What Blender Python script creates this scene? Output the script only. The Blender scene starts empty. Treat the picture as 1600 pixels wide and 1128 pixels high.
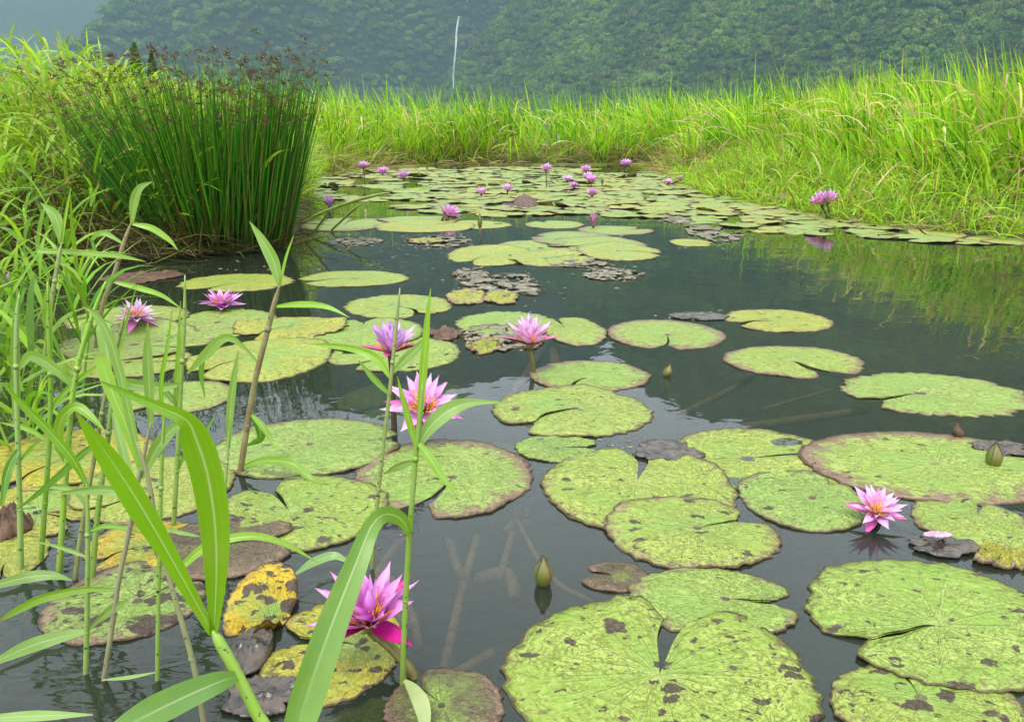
import bpy, math, random
import numpy as np
from mathutils import Vector, Matrix

# ------------------------------------------------------------------ camera, sky, sun, exposure
scene = bpy.context.scene
F_PX, CX, CY = 1350.0, 800.0, 564.0
PITCH = math.radians(15.1)
CAM_H = 0.62
SP, CP = math.sin(PITCH), math.cos(PITCH)

cam_data = bpy.data.cameras.new("camera")
cam_data.sensor_width = 36.0
cam_data.sensor_fit = 'HORIZONTAL'
cam_data.lens = 36.0 * F_PX / 1600.0
cam_data.clip_start = 0.02
cam_data.clip_end = 20000.0
cam = bpy.data.objects.new("camera", cam_data)
scene.collection.objects.link(cam)
cam.location = (0.0, 0.0, CAM_H)
cam.rotation_euler = (math.pi / 2 - PITCH, 0.0, 0.0)
scene.camera = cam

SUN_EL, SUN_AZ = math.radians(62.0), math.radians(205.0)   # azimuth clockwise from +Y
world = bpy.data.worlds.new("World")
scene.world = world
world.use_nodes = True
wt = world.node_tree
wt.nodes.clear()
w_out = wt.nodes.new('ShaderNodeOutputWorld')
w_bg = wt.nodes.new('ShaderNodeBackground')
w_sky = wt.nodes.new('ShaderNodeTexSky')
w_sky.sky_type = 'NISHITA'
w_sky.sun_disc = False
w_sky.sun_elevation = SUN_EL
w_sky.sun_rotation = SUN_AZ
w_sky.air_density = 1.0
w_sky.dust_density = 6.0
w_hs = wt.nodes.new('ShaderNodeHueSaturation')           # an overcast sky: the blue almost gone
w_hs.inputs['Saturation'].default_value = 0.22
w_bg.inputs['Strength'].default_value = 0.15
wt.links.new(w_sky.outputs['Color'], w_hs.inputs['Color'])
w_cl = wt.nodes.new('ShaderNodeMix')                        # the even white cloud deck over it
w_cl.data_type = 'RGBA'
w_cl.inputs[0].default_value = 0.8
w_cl.inputs[7].default_value = (8.6, 9.2, 10.0, 1.0)
wt.links.new(w_hs.outputs['Color'], w_cl.inputs[6])
wt.links.new(w_cl.outputs[2], w_bg.inputs['Color'])
wt.links.new(w_bg.outputs['Background'], w_out.inputs['Surface'])

sun_data = bpy.data.lights.new("sun", 'SUN')
sun_data.energy = 1.35
sun_data.angle = math.radians(14.0)
sun_data.color = (1.0, 0.96, 0.88)
sun = bpy.data.objects.new("sun", sun_data)
scene.collection.objects.link(sun)
sd = Vector((math.sin(SUN_AZ) * math.cos(SUN_EL), math.cos(SUN_AZ) * math.cos(SUN_EL), math.sin(SUN_EL)))
sun.rotation_euler = sd.to_track_quat('Z', 'Y').to_euler()
sun.location = (0, 0, 60)

vs = scene.view_settings
vs.view_transform = 'Standard'
vs.look = 'None'
vs.gamma = 1.0
vs.use_curve_mapping = False
vs.exposure = 1.28
cy = scene.cycles
cy.max_bounces = 6
cy.diffuse_bounces = 2
cy.glossy_bounces = 3
cy.transmission_bounces = 5
cy.transparent_max_bounces = 8
cy.volume_bounces = 0
cy.caustics_reflective = False
cy.caustics_refractive = False
cy.use_denoising = True
cy.sample_clamp_indirect = 6.0

# ------------------------------------------------------------------ helpers
COL = scene.collection
rng = np.random.default_rng(7)
random.seed(7)


def ray(px, py):
    r, u = (px - CX) / F_PX, (CY - py) / F_PX
    return Vector((r, CP + u * SP, -SP + u * CP))


def ground(px, py, z=0.0):
    """point of the level z seen at a pixel of the photograph"""
    d = ray(px, py)
    t = (z - CAM_H) / d.z
    return Vector((d.x * t, d.y * t, z))


def at_y(px, py, y):
    d = ray(px, py)
    t = y / d.y
    return Vector((d.x * t, y, CAM_H + d.z * t))


def link(o):
    COL.objects.link(o)
    return o


def tag(o, label=None, cat=None, group=None, kind=None):
    if label: o["label"] = label
    if cat: o["category"] = cat
    if group: o["group"] = group
    if kind: o["kind"] = kind
    return o


def empty(name, loc):
    o = bpy.data.objects.new(name, None)
    o.empty_display_size = 0.05
    o.location = loc
    return link(o)


def mesh_np(name, verts, faces, smooth=True):
    """faces: (n,3) or (n,4) int array or a list of them"""
    me = bpy.data.meshes.new(name)
    fl = faces if isinstance(faces, list) else [faces]
    fl = [np.asarray(f, dtype=np.int32) for f in fl if len(f)]
    verts = np.asarray(verts, dtype=np.float32)
    me.vertices.add(len(verts))
    me.vertices.foreach_set("co", verts.ravel())
    loops = np.concatenate([f.ravel() for f in fl])
    counts = np.concatenate([np.full(len(f), f.shape[1], dtype=np.int32) for f in fl])
    starts = np.concatenate([[0], np.cumsum(counts)[:-1]]).astype(np.int32)
    me.loops.add(len(loops))
    me.loops.foreach_set("vertex_index", loops)
    me.polygons.add(len(counts))
    me.polygons.foreach_set("loop_start", starts)
    me.polygons.foreach_set("loop_total", counts)
    me.update(calc_edges=True)
    if smooth:
        me.polygons.foreach_set("use_smooth", np.ones(len(counts), dtype=bool))
    return me


def set_uv(me, uv, name="uv"):
    """uv per vertex"""
    li = np.empty(len(me.loops), dtype=np.int32)
    me.loops.foreach_get("vertex_index", li)
    lay = me.uv_layers.new(name=name)
    lay.data.foreach_set("uv", np.asarray(uv, dtype=np.float32)[li].ravel())


def set_col(me, col, name="col"):
    a = me.attributes.new(name, 'FLOAT_COLOR', 'POINT')
    c = np.ones((len(me.vertices), 4), dtype=np.float32)
    c[:, :3] = col
    a.data.foreach_set("color", c.ravel())


def obj(name, me, mat, parent=None, loc=None):
    o = bpy.data.objects.new(name, me)
    if mat is not None and not me.materials:
        me.materials.append(mat)
    link(o)
    if parent is not None:
        o.parent = parent
    if loc is not None:
        o.location = loc
    return o


def _hash(ix, iy, seed):
    h = (ix * 374761393 + iy * 668265263 + seed * 1442695041) & 0xFFFFFFFF
    h = ((h ^ (h >> 13)) * 1274126177) & 0xFFFFFFFF
    return ((h ^ (h >> 16)) & 0xFFFF) / 65535.0


def vnoise(x, y, seed=0):
    x = np.asarray(x, dtype=np.float64); y = np.asarray(y, dtype=np.float64)
    ix = np.floor(x).astype(np.int64); iy = np.floor(y).astype(np.int64)
    fx, fy = x - ix, y - iy
    fx = fx * fx * (3 - 2 * fx); fy = fy * fy * (3 - 2 * fy)
    a = _hash(ix, iy, seed); b = _hash(ix + 1, iy, seed)
    c = _hash(ix, iy + 1, seed); d = _hash(ix + 1, iy + 1, seed)
    return (a + (b - a) * fx) * (1 - fy) + (c + (d - c) * fx) * fy


def fbm(x, y, seed=0, octs=4):
    s, a, t = 0.0, 0.5, 0.0
    for k in range(octs):
        s = s + a * vnoise(np.asarray(x) * 2 ** k, np.asarray(y) * 2 ** k, seed + k * 17)
        t += a; a *= 0.5
    return s / t


def spline(pts, n):
    """Catmull-Rom through pts (list of k-tuples) -> (n,k)"""
    P = np.array(pts, dtype=float)
    if len(P) == 2:
        t = np.linspace(0, 1, n)[:, None]
        return P[0] * (1 - t) + P[1] * t
    Q = np.vstack([2 * P[0] - P[1], P, 2 * P[-1] - P[-2]])
    seg = np.linspace(0, len(P) - 1 - 1e-9, n)
    i = seg.astype(int); t = (seg - i)[:, None]
    p0, p1, p2, p3 = Q[i], Q[i + 1], Q[i + 2], Q[i + 3]
    return 0.5 * ((2 * p1) + (-p0 + p2) * t + (2 * p0 - 5 * p1 + 4 * p2 - p3) * t ** 2 + (-p0 + 3 * p1 - 3 * p2 + p3) * t ** 3)


def tube(points, radii, sides=7, n=None):
    """verts, quads, uv of a tapered tube through points"""
    P = np.asarray(points, float)
    R = np.asarray(radii, float)
    if n:
        PR = spline([tuple(p) + (r,) for p, r in zip(P, R)], n)
        P, R = PR[:, :3], np.maximum(PR[:, 3], 1e-5)
    T = np.gradient(P, axis=0)
    T /= np.linalg.norm(T, axis=1)[:, None] + 1e-12
    ref = np.array([0.0, 0.0, 1.0]) if abs(T[0][2]) < 0.8 else np.array([0.0, 1.0, 0.0])
    U = np.cross(T, ref); U /= np.linalg.norm(U, axis=1)[:, None] + 1e-12
    V = np.cross(T, U)
    a = np.linspace(0, 2 * np.pi, sides, endpoint=False)
    verts = P[:, None, :] + R[:, None, None] * (np.cos(a)[None, :, None] * U[:, None, :] + np.sin(a)[None, :, None] * V[:, None, :])
    m = len(P)
    i = np.arange(m - 1)[:, None]; j = np.arange(sides)[None, :]
    j2 = (j + 1) % sides
    q = np.stack([i * sides + j + 0 * i, i * sides + j2, (i + 1) * sides + j2, (i + 1) * sides + j], -1).reshape(-1, 4)
    uv = np.stack([np.broadcast_to(a / (2 * np.pi), (m, sides)), np.broadcast_to(np.linspace(0, 1, m)[:, None], (m, sides))], -1).reshape(-1, 2)
    verts = verts.reshape(-1, 3)
    caps = [[k for k in range(sides)][::-1], [(m - 1) * sides + k for k in range(sides)]]
    return verts, [q, np.array([caps[0]]), np.array([caps[1]])], uv


def tube_mesh(name, points, radii, sides=7, n=None):
    v, f, uv = tube(points, radii, sides, n)
    me = mesh_np(name, v, f)
    set_uv(me, uv)
    return me


# ------------------------------------------------------------------ node helpers
class Nodes:
    def __init__(self, name):
        self.mat = bpy.data.materials.new(name)
        self.mat.use_nodes = True
        self.t = self.mat.node_tree
        self.t.nodes.clear()
        self.out = self.t.nodes.new('ShaderNodeOutputMaterial')

    def n(self, typ, ins=None, **props):
        nd = self.t.nodes.new(typ)
        for k, v in props.items():
            setattr(nd, k, v)
        for k, v in (ins or {}).items():
            self.put(nd.inputs[k], v)
        return nd

    def put(self, sock, v):
        if isinstance(v, bpy.types.NodeSocket):
            self.t.links.new(v, sock)
        elif isinstance(v, bpy.types.Node):
            self.t.links.new(v.outputs[0], sock)
        elif isinstance(v, tuple) and len(v) == 3 and sock.type == 'RGBA':
            sock.default_value = v + (1.0,)
        else:
            sock.default_value = v

    def math(self, op, a, b=0.0, c=None, clamp=False):
        nd = self.t.nodes.new('ShaderNodeMath')
        nd.operation = op
        nd.use_clamp = clamp
        self.put(nd.inputs[0], a); self.put(nd.inputs[1], b)
        if c is not None: self.put(nd.inputs[2], c)
        return nd.outputs[0]

    def mix(self, f, a, b, blend='MIX'):
        nd = self.t.nodes.new('ShaderNodeMix')
        nd.data_type = 'RGBA'
        nd.blend_type = blend
        self.put(nd.inputs[0], f); self.put(nd.inputs[6], a); self.put(nd.inputs[7], b)
        return nd.outputs[2]

    def ramp(self, f, lo, hi):
        """smooth 0..1 between lo and hi (lo may be above hi)"""
        nd = self.t.nodes.new('ShaderNodeMapRange')
        nd.interpolation_type = 'SMOOTHSTEP'
        if lo <= hi:
            args = (lo, hi, 0.0, 1.0)
        else:
            args = (hi, lo, 1.0, 0.0)
        self.put(nd.inputs[0], f)
        for k, v in enumerate(args): nd.inputs[k + 1].default_value = v
        return nd.outputs[0]

    def noise(self, vec, scale, detail=3.0, rough=0.55, dist=0.0, color=False):
        nd = self.n('ShaderNodeTexNoise', {'Scale': scale, 'Detail': detail, 'Roughness': rough, 'Distortion': dist})
        if vec is not None: self.put(nd.inputs['Vector'], vec)
        return nd.outputs['Color' if color else 'Fac']

    def vmath(self, op, a, b):
        nd = self.t.nodes.new('ShaderNodeVectorMath')
        nd.operation = op
        self.put(nd.inputs[0], a); self.put(nd.inputs[1], b)
        return nd.outputs[0]

    def combine(self, x, y, z):
        nd = self.t.nodes.new('ShaderNodeCombineXYZ')
        for k, v in enumerate((x, y, z)): self.put(nd.inputs[k], v)
        return nd.outputs[0]

    def bump(self, h, strength, dist, normal=None):
        nd = self.n('ShaderNodeBump', {'Strength': strength, 'Distance': dist, 'Height': h})
        if normal is not None: self.put(nd.inputs['Normal'], normal)
        return nd.outputs[0]

    def surface(self, s):
        self.t.links.new(s, self.out.inputs['Surface'])
        return self.mat


ALB = 0.64


def dim(N, color):
    if isinstance(color, tuple):
        return tuple(c * ALB for c in color[:3])
    return N.mix(1.0, color, (ALB, ALB, ALB), 'MULTIPLY')


def principled(N, color, rough, normal=None, spec=0.5):
    color = dim(N, color)
    p = N.n('ShaderNodeBsdfPrincipled', {'Base Color': color, 'Roughness': rough, 'Specular IOR Level': spec})
    if normal is not None: N.put(p.inputs['Normal'], normal)
    return p.outputs[0]


def with_translucency(N, bsdf, color, fac, normal=None):
    tr = N.n('ShaderNodeBsdfTranslucent', {'Color': dim(N, color)})
    mx = N.n('ShaderNodeMixShader', {0: fac, 1: bsdf, 2: tr.outputs[0]})
    return mx.outputs[0]


# ------------------------------------------------------------------ materials
def mat_pad():
    N = Nodes("lily_pad_leaf")
    uv = N.n('ShaderNodeUVMap', uv_map="polar").outputs[0]
    sp = N.n('ShaderNodeSeparateXYZ', {0: uv})
    u, r = sp.outputs[0], sp.outputs[1]
    oi = N.n('ShaderNodeObjectInfo')
    prm = N.n('ShaderNodeSeparateColor', {0: oi.outputs['Color']})
    age, yel, spt = prm.outputs[0], prm.outputs[1], prm.outputs[2]
    rimk = oi.outputs['Alpha']
    rnd = oi.outputs['Random']
    co = N.n('ShaderNodeTexCoord').outputs['Object']
    off = N.combine(N.math('MULTIPLY', rnd, 37.0), N.math('MULTIPLY', rnd, 91.0), N.math('MULTIPLY', rnd, 13.0))
    p = N.vmath('ADD', co, off)
    n1 = N.noise(p, 11.0, 4.0)
    n2 = N.noise(p, 70.0, 3.0, 0.6)
    n3 = N.noise(p, 26.0, 4.0, 0.6)
    # main veins from the hub, forking half way out
    wob = N.math('MULTIPLY', N.math('SUBTRACT', n3, 0.5), 0.012)
    uw = N.math('ADD', u, wob)
    def veins(k, w):
        d = N.math('ABSOLUTE', N.math('SUBTRACT', N.math('FRACT', N.math('MULTIPLY', uw, k)), 0.5))
        d = N.math('MULTIPLY', N.math('MULTIPLY', d, 6.283 / k), r)
        return N.ramp(d, w, w * 0.25)
    v1 = veins(17.0, 0.016)
    v2 = N.math('MULTIPLY', veins(34.0, 0.012), N.ramp(r, 0.35, 0.6))
    vein = N.math('MULTIPLY', N.math('MAXIMUM', v1, v2), N.ramp(r, 1.0, 0.3))
    base = N.mix(N.ramp(n1, 0.25, 0.75), (0.205, 0.325, 0.038), (0.345, 0.435, 0.085))
    base = N.mix(N.math('MULTIPLY', rnd, 0.35), base, (0.20, 0.35, 0.10))
    base = N.mix(N.math('MULTIPLY', N.ramp(n2, 0.5, 0.75), 0.45), base, (0.47, 0.58, 0.15))
    base = N.mix(N.math('MULTIPLY', N.ramp(n2, 0.46, 0.28), 0.35), base, (0.13, 0.24, 0.02))
    base = N.mix(N.math('MULTIPLY', vein, N.math('MULTIPLY', n3, 0.6)), base, (0.42, 0.53, 0.17))
    # short wiggly puckers across the veins
    pk = N.noise(N.combine(N.math('MULTIPLY', u, 34.0), N.math('MULTIPLY', r, 17.0), N.math('MULTIPLY', rnd, 80.0)), 1.0, 3.0, 0.6, 0.8)
    pl = N.math('MULTIPLY', N.ramp(N.math('ABSOLUTE', N.math('SUBTRACT', pk, 0.5)), 0.028, 0.006), N.ramp(n1, 0.35, 0.6))
    base = N.mix(N.math('MULTIPLY', pl, 0.36), base, (0.10, 0.155, 0.02))
    fleck = N.noise(p, 210.0, 2.0, 0.6)
    base = N.mix(N.math('MULTIPLY', N.ramp(fleck, 0.60, 0.70), N.math('ADD', 0.15, N.math('MULTIPLY', n3, 0.5))), base, (0.12, 0.10, 0.025))
    # yellowing
    ym = N.math('MULTIPLY', yel, N.ramp(N.math('ADD', n1, N.math('MULTIPLY', r, 0.25)), 0.42, 0.66))
    base = N.mix(ym, base, (0.62, 0.40, 0.012))
    # browning with age, patchy and stronger outwards
    am = N.math('ADD', N.math('MULTIPLY', r, 0.35), N.math('ADD', N.math('MULTIPLY', n3, 0.8), -0.35))
    am = N.math('MULTIPLY', N.ramp(N.math('ADD', am, N.math('MULTIPLY', age, 0.75)), 0.45, 0.95), N.math('MINIMUM', N.math('MULTIPLY', age, 2.2), 1.0))
    base = N.mix(am, base, N.mix(n2, (0.085, 0.055, 0.028), (0.20, 0.155, 0.085)))
    # radial dashes, denser outwards
    dash = N.noise(N.combine(N.math('MULTIPLY', u, 75.0), N.math('MULTIPLY', r, 6.0), N.math('MULTIPLY', rnd, 50.0)), 1.0, 3.0, 0.6)
    dm = N.math('MULTIPLY', N.ramp(N.math('ADD', dash, N.math('MULTIPLY', r, 0.13)), 0.68, 0.76), N.math('MULTIPLY', N.ramp(r, 0.1, 0.45), N.math('ADD', N.math('MULTIPLY', spt, 0.55), 0.3)))
    base = N.mix(dm, base, (0.115, 0.075, 0.03))
    # the weathered margin
    rm = N.ramp(N.math('ADD', r, N.math('ADD', N.math('MULTIPLY', N.math('SUBTRACT', n3, 0.5), 0.5), N.math('ADD', N.math('MULTIPLY', N.math('SUBTRACT', dash, 0.5), 0.55), N.math('MULTIPLY', N.math('SUBTRACT', rimk, 0.5), 0.22)))), 0.83, 1.06)
    base = N.mix(N.math('MULTIPLY', rm, N.math('MINIMUM', N.math('MULTIPLY', rimk, 1.3), 1.0)), base, N.mix(n2, (0.15, 0.075, 0.045), (0.34, 0.24, 0.15)))
    edge = N.ramp(N.math('ADD', r, N.math('MULTIPLY', N.math('SUBTRACT', n2, 0.5), 0.06)), 0.965, 0.99)
    base = N.mix(N.math('MULTIPLY', edge, 0.75), base, (0.085, 0.045, 0.025))
    # necrotic blotches of several sizes
    def blot(scale, thr, seed):
        vp = N.vmath('ADD', p, N.combine(seed, seed * 2.0, 0.0))
        wv = N.vmath('ADD', vp, N.vmath('MULTIPLY', N.noise(p, 55.0, 3.0, 0.6, 0.0, True), (0.034, 0.034, 0.0)))
        wv = N.vmath('MULTIPLY', wv, (0.75, 1.2, 1.0))
        vo = N.n('ShaderNodeTexVoronoi', {'Vector': wv, 'Scale': scale}, voronoi_dimensions='2D')
        sel = N.n('ShaderNodeSeparateColor', {0: vo.outputs['Color']}).outputs[0]
        t = N.math('MULTIPLY', N.math('SUBTRACT', sel, N.math('SUBTRACT', 1.0, N.math('MULTIPLY', spt, 0.75))), thr)
        return N.ramp(N.math('SUBTRACT', t, vo.outputs['Distance']), -0.02, 0.05)
    sm = N.math('MAXIMUM', blot(26.0, 0.62, 3.1), N.math('MAXIMUM', blot(60.0, 0.55, 7.7), blot(13.0, 0.42, 1.3)))
    base = N.mix(N.math('MULTIPLY', sm, 0.93), base, N.mix(n2, (0.035, 0.02, 0.018), (0.105, 0.062, 0.05)))
    # hub stain
    hub = N.math('MULTIPLY', N.ramp(N.math('ADD', r, N.math('MULTIPLY', N.math('SUBTRACT', n3, 0.5), 0.16)), 0.075, 0.045), N.ramp(rnd, 0.25, 0.45))
    base = N.mix(hub, base, (0.13, 0.085, 0.055))
    blister = N.n('ShaderNodeTexVoronoi', {'Vector': N.vmath('ADD', p, N.vmath('MULTIPLY', N.noise(p, 30.0, 2.0, 0.5, 0.0, True), (0.03, 0.03, 0.0))), 'Scale': 95.0}, feature='SMOOTH_F1', voronoi_dimensions='2D').outputs['Distance']
    h = N.math('ADD', N.math('MULTIPLY', n2, 0.8), N.math('ADD', N.math('MULTIPLY', blister, -0.9), N.math('SUBTRACT', N.math('MULTIPLY', vein, 0.5), N.math('MULTIPLY', pl, 0.7))))
    nrm = N.bump(h, 0.8, 0.005)
    rough = N.math('ADD', 0.36, N.math('MULTIPLY', n3, 0.2))
    b = principled(N, base, rough, nrm, 0.28)
    return N.surface(b)


def mat_petal():
    N = Nodes("lily_petal")
    uv = N.n('ShaderNodeUVMap', uv_map="uv").outputs[0]
    sp = N.n('ShaderNodeSeparateXYZ', {0: uv})
    u, v = sp.outputs[0], sp.outputs[1]
    oi = N.n('ShaderNodeObjectInfo')
    col = oi.outputs['Color']
    streak = N.noise(N.combine(N.math('MULTIPLY', u, 22.0), N.math('MULTIPLY', v, 1.6), N.math('MULTIPLY', oi.outputs['Random'], 20.0)), 1.0, 2.0)
    c = N.mix(N.math('MULTIPLY', N.ramp(v, 0.15, 0.95), 0.5), col, (0.97, 0.80, 0.97))
    c = N.mix(N.math('MULTIPLY', N.ramp(streak, 0.45, 0.7), 0.30), c, N.mix(0.5, col, (0.45, 0.05, 0.36)))
    c = N.mix(N.math('MULTIPLY', N.ramp(v, 0.25, 0.0), 0.5), c, (0.55, 0.10, 0.42))
    b = principled(N, c, 0.5, N.bump(streak, 0.2, 0.001), 0.3)
    return N.surface(with_translucency(N, b, c, 0.45))


def mat_sepal():
    """outer scales of a flower: rosy inside, olive green outside"""
    N = Nodes("lily_sepal")
    uv = N.n('ShaderNodeUVMap', uv_map="uv").outputs[0]
    sp = N.n('ShaderNodeSeparateXYZ', {0: uv})
    geo = N.n('ShaderNodeNewGeometry')
    oi = N.n('ShaderNodeObjectInfo')
    streak = N.noise(N.combine(N.math('MULTIPLY', sp.outputs[0], 16.0), N.math('MULTIPLY', sp.outputs[1], 2.0), 0.0), 1.0, 2.0)
    outer = N.mix(N.ramp(streak, 0.42, 0.62), (0.11, 0.15, 0.02), (0.22, 0.06, 0.06))
    outer = N.mix(N.ramp(sp.outputs[1], 0.75, 1.0), outer, (0.3, 0.04, 0.12))
    c = N.mix(geo.outputs['Backfacing'], oi.outputs['Color'], outer)
    b = principled(N, c, 0.45, None, 0.4)
    return N.surface(with_translucency(N, b, c, 0.15))


def mat_stamen():
    N = Nodes("lily_stamens")
    uv = N.n('ShaderNodeUVMap', uv_map="uv").outputs[0]
    v = N.n('ShaderNodeSeparateXYZ', {0: uv}).outputs[1]
    c = N.mix(N.ramp(v, 0.62, 0.95), (0.95, 0.55, 0.02), (0.62, 0.06, 0.12))
    c = N.mix(N.ramp(v, 0.9, 1.0), c, (0.72, 0.22, 0.45))
    return N.surface(principled(N, c, 0.6))


def mat_plain(name, c1, c2, scale=30.0, rough=0.6, bump=0.3, dist=0.003, stretch=(1, 1, 1), transl=0.0, spec=0.4):
    N = Nodes(name)
    co = N.n('ShaderNodeTexCoord').outputs['Object']
    p = N.vmath('MULTIPLY', co, stretch)
    a = N.noise(p, scale, 5.0, 0.6)
    c = N.mix(N.ramp(a, 0.3, 0.7), c1, c2)
    b = principled(N, c, rough, N.bump(a, bump, dist), spec)
    if transl: b = with_translucency(N, b, c, transl)
    return N.surface(b)


def mat_blade(name, transl=0.46, rough=0.5):
    """grass blades coloured one by one"""
    N = Nodes(name)
    at = N.n('ShaderNodeAttribute', attribute_name="col")
    c = at.outputs['Color']
    co = N.n('ShaderNodeTexCoord').outputs['Object']
    a = N.noise(co, 14.0, 2.0)
    c = N.mix(1.0, c, N.mix(a, (0.72, 0.74, 0.7), (1.25, 1.2, 1.2)), 'MULTIPLY')
    b = principled(N, c, rough, None, 0.2)
    return N.surface(with_translucency(N, b, N.mix(1.0, c, (1.2, 1.2, 0.5), 'MULTIPLY'), transl))


def mat_reed_leaf():
    N = Nodes("reed_leaf")
    uv = N.n('ShaderNodeUVMap', uv_map="uv").outputs[0]
    sp = N.n('ShaderNodeSeparateXYZ', {0: uv})
    u, v = sp.outputs[0], sp.outputs[1]
    oi = N.n('ShaderNodeObjectInfo')
    col = oi.outputs['Color']
    co = N.n('ShaderNodeTexCoord').outputs['Object']
    st = N.noise(N.combine(N.math('MULTIPLY', u, 40.0), N.math('MULTIPLY', v, 1.5), N.math('MULTIPLY', oi.outputs['Random'], 30.0)), 1.0, 2.0)
    pt = N.noise(co, 25.0, 3.0)
    c = N.mix(N.math('MULTIPLY', N.ramp(st, 0.4, 0.65), 0.3), col, N.mix(1.0, col, (0.6, 0.68, 0.5), 'MULTIPLY'))
    c = N.mix(N.math('MULTIPLY', N.ramp(pt, 0.5, 0.75), 0.35), c, (0.33, 0.46, 0.07))
    mid = N.ramp(N.math('ABSOLUTE', N.math('SUBTRACT', u, 0.5)), 0.055, 0.02)
    c = N.mix(N.math('MULTIPLY', mid, N.math('MULTIPLY', N.ramp(v, 1.0, 0.55), 0.75)), c, (0.52, 0.66, 0.30))
    c = N.mix(N.math('MULTIPLY', N.ramp(v, 0.93, 1.0), 0.6), c, (0.34, 0.26, 0.09))
    b = principled(N, c, 0.33, N.bump(st, 0.25, 0.001), 0.5)
    return N.surface(with_translucency(N, b, N.mix(1.0, c, (1.2, 1.15, 0.45), 'MULTIPLY'), 0.45))


def mat_reed_stem():
    N = Nodes("reed_stem")
    uv = N.n('ShaderNodeUVMap', uv_map="uv").outputs[0]
    v = N.n('ShaderNodeSeparateXYZ', {0: uv}).outputs[1]
    oi = N.n('ShaderNodeObjectInfo')
    co = N.n('ShaderNodeTexCoord').outputs['Object']
    a = N.noise(co, 35.0, 4.0)
    c = N.mix(N.math('MULTIPLY', N.ramp(a, 0.35, 0.7), 0.5), oi.outputs['Color'], (0.36, 0.42, 0.16))
    c = N.mix(N.math('MULTIPLY', N.ramp(N.math('ADD', v, N.math('MULTIPLY', a, 0.25)), 0.42, 0.12), 0.65), c, (0.15, 0.085, 0.05))
    c = N.mix(N.ramp(N.noise(co, 160.0, 2.0), 0.64, 0.70), c, (0.05, 0.03, 0.02))
    return N.surface(principled(N, c, 0.42, None, 0.4))


def mat_water():
    N = Nodes("pond_water")
    co = N.n('ShaderNodeTexCoord').outputs['Object']
    a = N.noise(N.vmath('MULTIPLY', co, (1.0, 1.0, 1.0)), 2.2, 2.0, 0.5)
    b = N.noise(N.vmath('MULTIPLY', co, (1.0, 0.8, 1.0)), 13.0, 2.0, 0.55, 0.6)
    # the ripples the stems in the shallows make
    sx = N.n('ShaderNodeSeparateXYZ', {0: co})
    dx = N.math('MULTIPLY', N.math('ADD', sx.outputs[0], 0.42), 1.0)
    dy = N.math('SUBTRACT', sx.outputs[1], 1.0)
    d = N.math('SQRT', N.math('ADD', N.math('MULTIPLY', dx, dx), N.math('MULTIPLY', dy, dy)))
    c = N.noise(N.vmath('MULTIPLY', co, (14.0, 36.0, 1.0)), 1.0, 1.5, 0.5, 0.8)
    cm = N.math('MULTIPLY', c, N.ramp(d, 0.62, 0.12))
    h = N.math('ADD', N.math('MULTIPLY', a, 0.030), N.math('ADD', N.math('MULTIPLY', b, 0.0042), N.math('MULTIPLY', cm, 0.017)))
    nrm = N.bump(h, 0.42, 0.22)
    fr = N.n('ShaderNodeFresnel', {'IOR': 1.33, 'Normal': nrm}).outputs[0]
    murk = N.n('ShaderNodeBsdfDiffuse', {'Color': N.mix(N.noise(co, 1.3, 3.0), (0.017, 0.027, 0.019), (0.025, 0.037, 0.022))}).outputs[0]
    thru = N.n('ShaderNodeBsdfTransparent', {'Color': (0.80, 0.76, 0.62)}).outputs[0]
    body = N.n('ShaderNodeMixShader', {0: 0.5, 1: murk, 2: thru}).outputs[0]
    gl = N.n('ShaderNodeBsdfGlossy', {'Color': (1, 1, 1), 'Roughness': 0.015, 'Normal': nrm}).outputs[0]
    return N.surface(N.n('ShaderNodeMixShader', {0: fr, 1: body, 2: gl}).outputs[0])


def mat_ground():
    N = Nodes("valley_ground")
    co = N.n('ShaderNodeTexCoord').outputs['Object']
    z = N.n('ShaderNodeSeparateXYZ', {0: co}).outputs[2]
    a = N.noise(co, 6.0, 5.0)
    g = N.mix(N.ramp(a, 0.35, 0.65), (0.055, 0.10, 0.018), (0.11, 0.15, 0.035))
    mud = N.mix(a, (0.035, 0.024, 0.014), (0.075, 0.055, 0.03))
    c = N.mix(N.ramp(z, 0.12, 0.02), g, mud)
    return N.surface(principled(N, c, 0.85, N.bump(a, 0.6, 0.05)))


def mat_hill(name, c1, c2):
    N = Nodes(name)
    co = N.n('ShaderNodeTexCoord').outputs['Object']
    a = N.noise(co, 0.035, 6.0, 0.6)
    b = N.noise(N.vmath('MULTIPLY', co, (1.0, 1.0, 0.25)), 0.012, 4.0, 0.6)
    c = N.mix(N.ramp(a, 0.3, 0.7), c1, c2)
    c = N.mix(N.math('MULTIPLY', N.ramp(b, 0.58, 0.68), 0.6), c, (0.05, 0.055, 0.035))
    return N.surface(principled(N, c, 0.9, N.bump(a, 0.8, 8.0), 0.1))


def mat_canopy():
    N = Nodes("forest_foliage")
    oi = N.n('ShaderNodeObjectInfo')
    geo = N.n('ShaderNodeNewGeometry')
    r = oi.outputs['Random']
    ri = geo.outputs['Random Per Island']
    c = N.mix(r, (0.045, 0.14, 0.014), (0.17, 0.30, 0.028))
    big = N.noise(oi.outputs['Location'], 0.012, 3.0)
    c = N.mix(1.0, c, N.mix(N.ramp(big, 0.32, 0.68), (0.55, 0.62, 0.7), (1.45, 1.35, 1.05)), 'MULTIPLY')
    c = N.mix(N.ramp(r, 0.84, 0.95), c, (0.14, 0.19, 0.04))
    c = N.mix(1.0, c, N.mix(ri, (0.65, 0.65, 0.7), (1.4, 1.35, 1.2)), 'MULTIPLY')
    return N.surface(with_translucency(N, principled(N, c, 0.7, None, 0.15), c, 0.25))


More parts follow.
